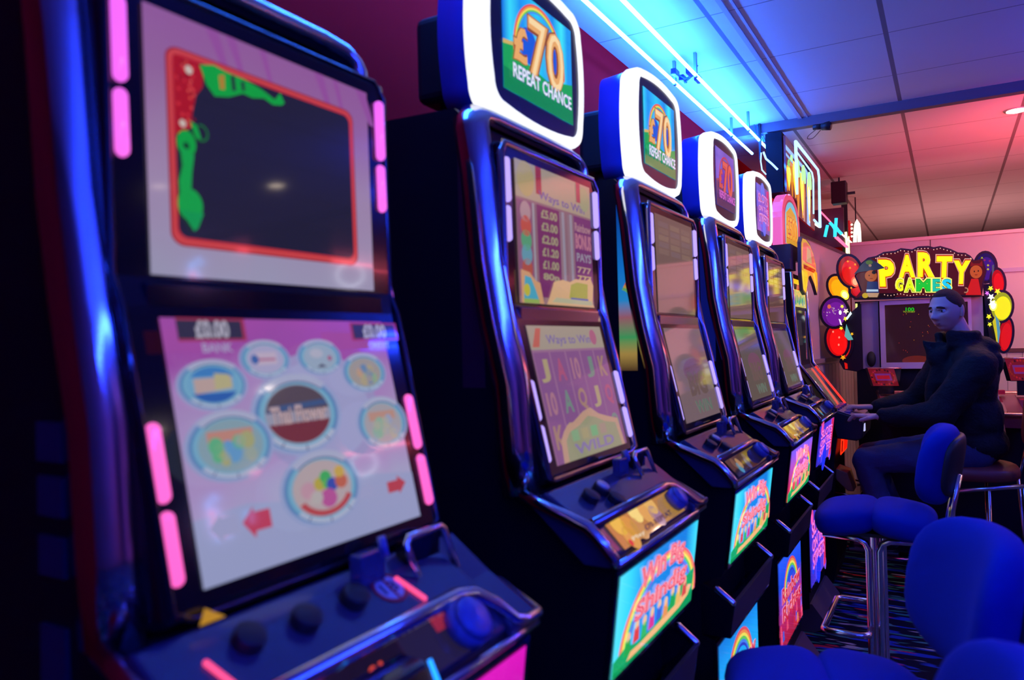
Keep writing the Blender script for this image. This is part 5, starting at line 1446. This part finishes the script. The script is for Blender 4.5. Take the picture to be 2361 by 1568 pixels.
# empty chair farther right by the table
t = thing('low_stool', (0.62, 4.68, 0), 'red-topped stool beside the play table at the right edge', 'stool')
mb = MB(); superpad(mb, (0, 0, 0.62), (0.18, 0.18, 0.04), mat('red_vinyl', (0.4, 0.01, 0.01), 0.4), 0.6); mb.build('seat', t)
for sx_ in (-0.13, 0.13):
    for sy in (-0.13, 0.13): MB().tube([(sx_, sy, 0.60), (sx_*1.2, sy*1.2, 0.01)], 0.009, M_steel, 10).build('leg', t)
MB().tube([(-0.15, -0.15, 0.3), (0.15, -0.15, 0.3), (0.15, 0.15, 0.3), (-0.15, 0.15, 0.3)], 0.008, mat('rose_chrome'), 8, closed=True).build('footrest', t)

# ================================================================== THE MAN
def cap2(mb, a, b, ra, rb, m, k=5, n=16):
    a, b = Vector(a), Vector(b); d = (b-a).normalized()
    pts = []; rr = []
    for i in range(k+1):
        t_ = PI/2*i/k; pts.append(a-d*ra*math.cos(t_)); rr.append(max(ra*math.sin(t_), 1e-4))
    for i in range(k, -1, -1):
        t_ = PI/2*i/k; pts.append(b+d*rb*math.cos(t_)); rr.append(max(rb*math.sin(t_), 1e-4))
    return mb.tube(pts, rr, m, n)


def chain(mb, pts, rs, m):
    for i in range(len(pts)-1): cap2(mb, pts[i], pts[i+1], rs[i], rs[i+1], m)


def remesh(o, vox, it=6, fac=0.5):
    r = o.modifiers.new('remesh', 'REMESH'); r.mode = 'VOXEL'; r.voxel_size = vox; r.use_smooth_shade = True
    s = o.modifiers.new('smooth', 'SMOOTH'); s.iterations = it; s.factor = fac
    return o


man = thing('person', (0.08, 4.47, 0), 'seated man with very short hair in a bulky black jacket, hand on the console', 'person')
ML = Vector(man.location)
HC = Vector((-0.005, 4.415, 1.470)); HA = math.atan2(-0.82, -0.57)
HM = Matrix.Translation(HC) @ Matrix.Rotation(HA, 4, 'Z') @ Matrix.Rotation(0.09, 4, 'Y')


def g(x, s): return math.exp(-(x/s)**2)


def headpt(dx, dy, dz, inflate=0.0):
    p = Vector((dx*(0.093+inflate), dy*(0.073+inflate), dz*(0.108+inflate)))
    if dz < 0:
        k = -dz
        p.y *= 1-0.30*k**1.6
        if dx < 0: p.x *= 1-0.55*k
        else: p.x *= 1+0.10*k*dx
    if dx > 0:
        y, z = p.y, p.z; f = dx**0.5
        a = 0.0
        a += 0.031*g(y, 0.0135)*g(z+0.027, 0.014)+0.014*g(y, 0.0095)*g(z+0.004, 0.020)+0.009*g(abs(y)-0.012, 0.007)*g(z+0.032, 0.008)
        a += 0.009*g(z-0.025, 0.009)*g(abs(y)-0.026, 0.03)
        a -= 0.017*g(abs(y)-0.030, 0.013)*g(z-0.006, 0.011)
        a += 0.005*g(abs(y)-0.042, 0.016)*g(z+0.022, 0.018)
        a += 0.010*g(y, 0.022)*g(z+0.060, 0.012)-0.006*g(y, 0.024)*g(z+0.0605, 0.0025)
        a -= 0.007*g(y, 0.025)*g(z+0.077, 0.006)+0.004*g(abs(y)-0.045, 0.015)*g(z+0.055, 0.02)
        a += 0.008*g(y, 0.026)*g(z+0.094, 0.014)
        p.x += a*f
    return p


mb = MB(); NU, NV = 96, 72; vs = []
for j in range(NV+1):
    th = PI*j/NV
    for i in range(NU):
        a_ = 2*PI*i/NU
        vs.append(HM @ headpt(math.sin(th)*math.cos(a_), math.sin(th)*math.sin(a_), math.cos(th))-ML)
mb.add(vs, [(j*NU+i, (j+1)*NU+i, (j+1)*NU+(i+1) % NU, j*NU+(i+1) % NU) for j in range(NV) for i in range(NU)], M_skin, True)
for s in (-1, 1):
    mb.ball(HM @ Vector((-0.012, s*0.074, -0.004))-ML, (0.019, 0.008, 0.033), M_skin, 16, 10, (HM.to_3x3() @ Matrix.Rotation(s*0.35, 3, 'Z') @ Matrix.Rotation(-0.15, 3, 'Y')))
    mb.ball(HM @ Vector((-0.002, s*0.076, -0.028))-ML, (0.007, 0.005, 0.009), M_skin, 12, 8)
W_ = lambda *p: Vector(p)-ML
chain(mb, [HM @ Vector((-0.03, 0, -0.05))-ML, W_(0.065, 4.455, 1.30), W_(0.08, 4.46, 1.24)], [0.054, 0.056, 0.07], M_skin)
shL, elL, wrL = W_(0.115, 4.30, 1.185), W_(-0.05, 4.25, 0.95), W_(-0.315, 4.315, 0.93)
shR, elR, wrR = W_(-0.02, 4.61, 1.20), W_(-0.16, 4.67, 0.99), W_(-0.36, 4.60, 0.955)
chain(mb, [W_(0.08, 4.46, 1.22), W_(0.09, 4.46, 1.05), W_(0.12, 4.47, 0.80)], [0.11, 0.115, 0.12], M_skin)
for sh, el, wr in ((shL, elL, wrL), (shR, elR, wrR)):
    chain(mb, [W_(0.08, 4.46, 1.18), sh, el, wr], [0.09, 0.05, 0.037, 0.026], M_skin)
hipL, knL, anL = W_(0.09, 4.38, 0.755), W_(-0.395, 4.33, 0.695), W_(-0.30, 4.32, 0.33)
hipR, knR, anR = W_(0.08, 4.56, 0.755), W_(-0.40, 4.58, 0.69), W_(-0.27, 4.57, 0.33)
for h_, k_, a_ in ((hipL, knL, anL), (hipR, knR, anR)): chain(mb, [h_, k_, a_], [0.075, 0.048, 0.034], M_skin)


def hand(mb, wr, side):
    """palm, four bent fingers resting on the console, thumb off the side of the palm"""
    fx = Vector((-0.98, 0.12*side, -0.06)).normalized(); up = Vector((0.05, 0, 1)); sy = fx.cross(up).normalized()*(-1)   # sy: towards +y
    if sy.y < 0: sy = -sy
    near = -sy*side
    pc = wr+fx*0.050
    for k in (-1.5, -0.5, 0.5, 1.5):
        cap2(mb, wr+fx*0.008+sy*k*0.010, wr+fx*0.082+sy*k*0.019+up*0.004, 0.0145, 0.0115, M_skin)
    L = [0.070, 0.080, 0.075, 0.058]
    order = (-1.5, -0.5, 0.5, 1.5) if side > 0 else (1.5, 0.5, -0.5, -1.5)
    for k, l in zip(order, L):
        b = wr+fx*0.086+sy*k*0.0205+up*0.005
        j1 = b+(fx*0.9+up*0.12).normalized()*l*0.45; j2 = j1+(fx*0.85-up*0.55).normalized()*l*0.30; j3 = j2+(fx*0.5-up*0.85).normalized()*l*0.25
        chain(mb, [b, j1, j2, j3], [0.0098, 0.0088, 0.0080, 0.0070], M_skin)
    b = wr+fx*0.028+near*0.022
    chain(mb, [b, b+(fx*0.6+near*0.75-up*0.15).normalized()*0.036, b+(fx*0.6+near*0.75-up*0.15).normalized()*0.036+(fx*0.95+near*0.1-up*0.25).normalized()*0.034], [0.014, 0.0115, 0.0088], M_skin)


hand(mb, wrL+Vector((-0.005, 0, 0.0)), 1)
hand(mb, wrR+Vector((-0.005, 0, 0.0)), -1)
o = mb.build('body', man); remesh(o, 0.0034, 1, 0.3)
# eyes, brows, mouth, hair
for s in (-1, 1):
    e = MB(); c = HM @ Vector((0.0705, s*0.030, 0.004))-ML
    e.ball(c, 0.0125, mat('eye_white', (0.5, 0.45, 0.45), 0.2), 16, 10)
    e.ball(HM @ Vector((0.0795, s*0.0295, 0.004))-ML, 0.0056, mat('iris_dark', (0.02, 0.015, 0.01), 0.15), 12, 8)
    e.build('eye', man)
    e = MB(); n_ = 8
    e.tube([HM @ (headpt(*(Vector((0.9, s*(0.16+0.055*i)*1.1, 0.215+0.02*math.sin(PI*i/n_)-0.004*i)).normalized()))+Vector((0.0005, 0, 0)))-ML for i in range(n_+1)], [0.0030+0.0022*math.sin(PI*(i+0.4)/(n_+0.8)) for i in range(n_+1)], M_hair, 8)
    e.build('eyebrow', man)
    e = MB()
    e.tube([HM @ (headpt(*(Vector((0.9, s*(0.17+0.055*i), 0.098+0.035*math.sin(PI*i/6))).normalized()))+Vector((0.0015, 0, 0)))-ML for i in range(7)], 0.003, M_skin, 8); e.build('eyelid', man)
e = MB(); ML_ = mat('lip_skin', (0.42, 0.12, 0.11), 0.4)
for zz, rr in ((-0.555, 0.0035), (-0.60, 0.0042)):
    e.tube([HM @ (headpt(*(Vector((0.85, y_, zz+0.02*abs(y_)))).normalized())+Vector((0.0003, 0, 0)))-ML for y_ in [-0.25+0.05*i for i in range(11)]], [rr*math.sin(PI*(i+0.6)/11.2)+0.0006 for i in range(11)], ML_, 8)
e.build('mouth', man)
hv = []; hf = []; mb = MB(); idx = {}
for j in range(NV+1):
    th = PI*j/NV
    for i in range(NU):
        a_ = 2*PI*i/NU; dx, dy, dz = math.sin(th)*math.cos(a_), math.sin(th)*math.sin(a_), math.cos(th)
        lim = 0.66 if dx > 0.40 else (0.66+(0.40-dx)*(-1.9) if dx > 0.12 else 0.13+(0.12-dx)*(-0.65))
        if abs(dy) > 0.5 and dx > 0.1: lim = min(lim, 0.62-(abs(dy)-0.5)*0.9)
        e_ = max(0.0, min(1.0, (dz-lim)/0.10))
        idx[(j, i)] = (len(hv), dz > lim-0.03)
        hv.append(HM @ (headpt(dx, dy, dz)+Vector((dx, dy, dz)).normalized()*(-0.002+0.0075*e_))-ML)
for j in range(NV):
    for i in range(NU):
        q_ = [idx[(j, i)], idx[(j+1, i)], idx[(j+1, (i+1) % NU)], idx[(j, (i+1) % NU)]]
        if all(x[1] for x in q_): hf.append(tuple(x[0] for x in q_))
mb.add(hv, hf, M_hair, True); mb.build('hair', man)
# jacket
mb = MB(); J = M_jacket
def elli(c, r, rz=0.0, ry=0.0): mb.ball(W_(*c), r, J, 24, 16, (Matrix.Rotation(rz, 3, 'Z') @ Matrix.Rotation(ry, 3, 'Y')))
fa = math.atan2(-0.5, -0.85)
elli((0.065, 4.45, 1.10), (0.135, 0.185, 0.185), fa)
elli((0.075, 4.45, 0.92), (0.145, 0.18, 0.18), fa)
elli((0.085, 4.46, 0.80), (0.155, 0.185, 0.12), fa)
elli((0.07, 4.45, 1.19), (0.11, 0.18, 0.10), fa)
elli((0.115, 4.49, 1.275), (0.08, 0.13, 0.062), fa+0.3)     # folded hood
elli((0.14, 4.46, 1.20), (0.06, 0.12, 0.09), fa+0.2)
chain(mb, [shL, elL+Vector((0, 0, 0)), wrL+Vector((0.02, 0, 0))], [0.092, 0.074, 0.047], J)
chain(mb, [shR, elR, wrR+Vector((0.02, 0, 0))], [0.088, 0.070, 0.046], J)
chain(mb, [W_(0.08, 4.46, 1.24), shL], [0.10, 0.085], J); chain(mb, [W_(0.08, 4.46, 1.24), shR], [0.10, 0.085], J)
# stand-up collar, open at the throat
rim = []
for i in range(13):
    a_ = fa+PI*0.20+(2*PI-PI*0.40)*i/12
    rim.append((Vector((0.04+0.084*math.cos(a_), 4.447+0.084*math.sin(a_), 1.295))-ML, a_))
for i in range(12):
    for dz_ in (0.0, 0.03, 0.05): chain(mb, [rim[i][0]+Vector((0, 0, dz_)), rim[i+1][0]+Vector((0, 0, dz_))], [0.022, 0.022], J)
chain(mb, [W_(-0.02, 4.42, 1.29), W_(-0.115, 4.40, 1.315), W_(-0.06, 4.40, 1.22)], [0.022, 0.012, 0.04], J)
chain(mb, [W_(-0.03, 4.40, 1.25), W_(-0.075, 4.40, 1.05), W_(-0.06, 4.40, 0.85)], [0.04, 0.045, 0.05], J)
o = mb.build('jacket', man); remesh(o, 0.009, 4, 0.5)
d_ = o.modifiers.new('folds', 'DISPLACE'); tx = bpy.data.textures.new('folds', 'CLOUDS'); tx.noise_scale = 0.09; d_.texture = tx; d_.strength = 0.022; d_.mid_level = 0.5
# jeans
mb = MB(); J = M_jeans
for h_, k_, a_ in ((hipL, knL, anL), (hipR, knR, anR)):
    chain(mb, [h_, h_.lerp(k_, 0.5), k_, k_.lerp(a_, 0.5), a_+Vector((0, 0, 0.02))], [0.098, 0.085, 0.068, 0.062, 0.054], J)
mb.ball(W_(0.10, 4.47, 0.79), (0.14, 0.19, 0.11), J, 20, 12)
o = mb.build('jeans', man); remesh(o, 0.009, 4, 0.5)
d_ = o.modifiers.new('folds', 'DISPLACE'); tx = bpy.data.textures.new('jean_folds', 'CLOUDS'); tx.noise_scale = 0.06; d_.texture = tx; d_.strength = 0.012; d_.mid_level = 0.5
for a_ in (anL, anR):
    mb = MB(); chain(mb, [a_+Vector((0.01, 0, -0.045)), a_+Vector((-0.06, 0, -0.06)), a_+Vector((-0.15, 0, -0.075))], [0.045, 0.044, 0.034], M_shoe)
    mb.box(tuple(a_+Vector((-0.19, -0.04, -0.115))), tuple(a_+Vector((0.05, 0.04, -0.095))), M_shoe)
    o = mb.build('shoe', man); remesh(o, 0.006, 3)
# footrest bar under his shoes belongs to the stool
MB().tube([(-0.50+0.08, -0.19, 0.205), (-0.42, 0.19, 0.205)], 0.011, M_chrome, 10).build('footrest', bpy.data.objects['side_stool'])
for sy in (-0.18, 0.18): MB().tube([(-0.42, sy, 0.205), (-0.115, sy, 0.205)], 0.010, M_chrome, 10).build('footrest_arm', bpy.data.objects['side_stool'])

# ================================================================== ACROSS THE HALL (seen only as reflections, plus unseen lights added for the scene)
Xo = 4.9
def diamond_sign(cx, label):
    t = thing('diamond_sign', (Xo, 0, 0), label, 'neon sign')
    return t
BL = mat('neon_blue_line', (0.02, 0.02, 0.02), 0.4, 0, 0.3, (0.05, 0.35, 1.0), 16)
RD = mat('neon_red_line', (0.02, 0.02, 0.02), 0.4, 0, 0.3, (1.0, 0.06, 0.12), 16)
def mtube(mb, pts, m, r=0.012, X=Xo): mb.tube([mirror(x, y, Xo=X) for x, y in pts], r, m, 8)
c0 = mirror(462, 610, Xo=Xo)
t = thing('diamond_sign', (Xo, c0.y, c0.z), 'blue and red neon diamond sign on the opposite wall, seen mirrored in the nearest screen', 'neon sign')
mb = MB()
mtube(mb, [(449, 556), (440, 605), (447, 645), (452, 655)], BL); mtube(mb, [(449, 556), (460, 600), (462, 640)], BL); mtube(mb, [(463, 575), (472, 610), (478, 630), (476, 655)], BL)
mtube(mb, [(453, 565), (467, 546), (476, 556), (467, 567)], BL)
put(mb, 'blue_outline', t)
mb = MB(); mtube(mb, [(451, 575), (446, 600), (452, 635), (458, 640), (461, 610), (451, 575)], RD); mtube(mb, [(467, 590), (472, 605), (478, 630), (468, 645), (466, 600)], RD); put(mb, 'red_heart', t)
put(MB().box((Xo+0.04, c0.y-0.4, c0.z-0.8), (Xo+0.08, c0.y+0.4, c0.z+0.8), M_dark), 'backing', t)
c0 = mirror(815, 596, Xo=Xo)
t = thing('bulb_ring_sign', (Xo, c0.y, c0.z), 'oval ring of white bulbs on the opposite wall, seen mirrored at the screen edge', 'sign')
mb = MB()
for i in range(34):
    a_ = 2*PI*i/34; mb.ball(mirror(815+30*math.cos(a_), 596+26*math.sin(a_), Xo=Xo), 0.016, mat('bulb_white', (0.02, 0.02, 0.02), 0.4, 0, 0.3, (0.8, 0.9, 1.0), 9), 8, 5)
put(mb, 'bulbs', t)
A = Art(c0+Vector((-0.02, 0.28, -0.12)), (0, -0.56, 0), (0, 0, 0.24), (-1, 0, 0), 0.002); A.text('BINGO', 0, 0, 1, 1, mat('neon_pink'), 0.03)
c0 = mirror(595, 602, Xo=Xo)
t = thing('arc_neon', (Xo, c0.y, c0.z), 'thin curved blue neon tube on the opposite wall', 'neon light')
mb = MB(); mtube(mb, [(597, 577), (589, 590), (587, 603), (592, 618), (600, 630)], BL, 0.010); put(mb, 'glass_tube', t)
mb = MB(); mtube(mb, [(525, 605), (529, 620), (526, 638)], BL, 0.012); put(mb, 'short_tube', t)
# pillar across the hall
c0 = mirror(680, 430, Xo=3.6); struct('wall_pillar', MB().box((3.6, c0.y-0.05, 0), (4.1, c0.y+0.5, CEIL), mat('pillar_paint', (0.05, 0.04, 0.07), 0.6)))
q = mirror(651, 385, Z=CEIL)
downlight(q.x, q.y, (1, 0.85, 0.75), 3, 'round downlight mirrored as a small white dot in the nearest screen', 14)


def added_neon(x, y0, y1, m, label, r=0.011, z=2.55):  # unseen tubes added to colour the ceiling, stools and chrome
    t = thing('added_neon', (x, y0, z), label, 'neon light')
    MB().capsule((0, 0, 0), (0, y1-y0, 0), r, m, 12).build('glass_tube', t)
    for k in range(3):
        yy = (y1-y0)*(k+0.5)/3
        MB().box((-0.005, yy-0.01, 0.0), (0.005, yy+0.01, CEIL-z), M_dark).build('clip', t)


added_neon(4.6, 5.0, 11.0, mat('added_neon_rose', (0.02, 0.02, 0.02), 0.4, 0, 0.3, (1.0, 0.10, 0.16), 26), 'added rose neon tube over the far aisle, outside the picture', 0.013)
NEON2 = mat('added_neon_royal', (0.02, 0.02, 0.02), 0.4, 0, 0.3, (0.012, 0.045, 1.0), 130)
added_neon(1.25, -2.6, 1.25, NEON2, 'added blue neon tube over the aisle behind the camera, left one of a pair', 0.0085, 2.22)
added_neon(1.37, -2.6, 1.25, NEON2, 'added blue neon tube over the aisle behind the camera, right one of a pair', 0.0085, 2.22)

added_neon(1.30, 3.4, 4.5, NEON2, 'added short blue neon tube over the aisle beside the bulkhead, left one of a pair', 0.0085, 2.38)
added_neon(1.42, 3.4, 4.5, NEON2, 'added short blue neon tube over the aisle beside the bulkhead, right one of a pair', 0.0085, 2.38)

def added_lamp(loc, rot, col, power, w_, h_, label, post=True, spread=150):  # light source added out of view to brighten ceiling and walls
    """added lamp box, out of view: glowing face plus the light it gives"""
    t = thing('added_lamp_box', (loc[0], loc[1], 0), label, 'lamp')
    M = Matrix.Translation((0, 0, loc[2])) @ Euler(rot).to_matrix().to_4x4()
    mb = MB(); mb.box((-w_/2-0.02, -h_/2-0.02, 0.012), (w_/2+0.02, h_/2+0.02, 0.08), M_dark, M); mb.build('case', t)
    m = mat('lampface_%.2f_%.2f' % (col[1], col[2]), (0.02, 0.02, 0.02), 0.4, 0, 0.3, col, 1.5)
    mb = MB(); mb.box((-w_/2, -h_/2, 0.004), (w_/2, h_/2, 0.012), m, M); mb.build('lit_face', t)
    if post: MB().box((-0.03, -0.03, 0), (0.03, 0.03, loc[2]-0.05), M_dark).build('post', t)
    l = area('added_lamp_box_light', (0, 0, loc[2]), rot, w_, h_, col, power); l.parent = t
    l.data.spread = math.radians(spread)


added_lamp((1.05, 4.80, 1.75), (PI-0.80, -0.5, 0), (1.0, 0.08, 0.10), 19, 0.4, 0.3, 'added red lamp box shining up at the ceiling, outside the picture at right', spread=110)
added_lamp((0.1, 9.0, 0.9), (PI, 0, 0), (1.0, 0.42, 0.40), 16, 0.8, 0.6, 'added warm pink lamp box behind the partition shining up at the ceiling', spread=170)
added_lamp((1.75, 4.75, 2.2), (PI/2-0.25, 0, 0.35), (1.0, 0.44, 0.46), 15, 0.6, 0.4, 'added pink lamp box facing the pale partition, outside the picture at right')
added_lamp((3.4, 1.2, 1.3), (PI/2, 0, -PI/2-0.5), (0.38, 0.12, 1.0), 30, 1.2, 0.6, 'added violet lamp box washing the opposite wall, outside the picture')
added_lamp((2.4, -1.6, 1.5), (PI/2, 0, PI), (0.45, 0.15, 1.0), 7, 1.2, 0.6, 'added violet lamp box washing the wall behind the camera')
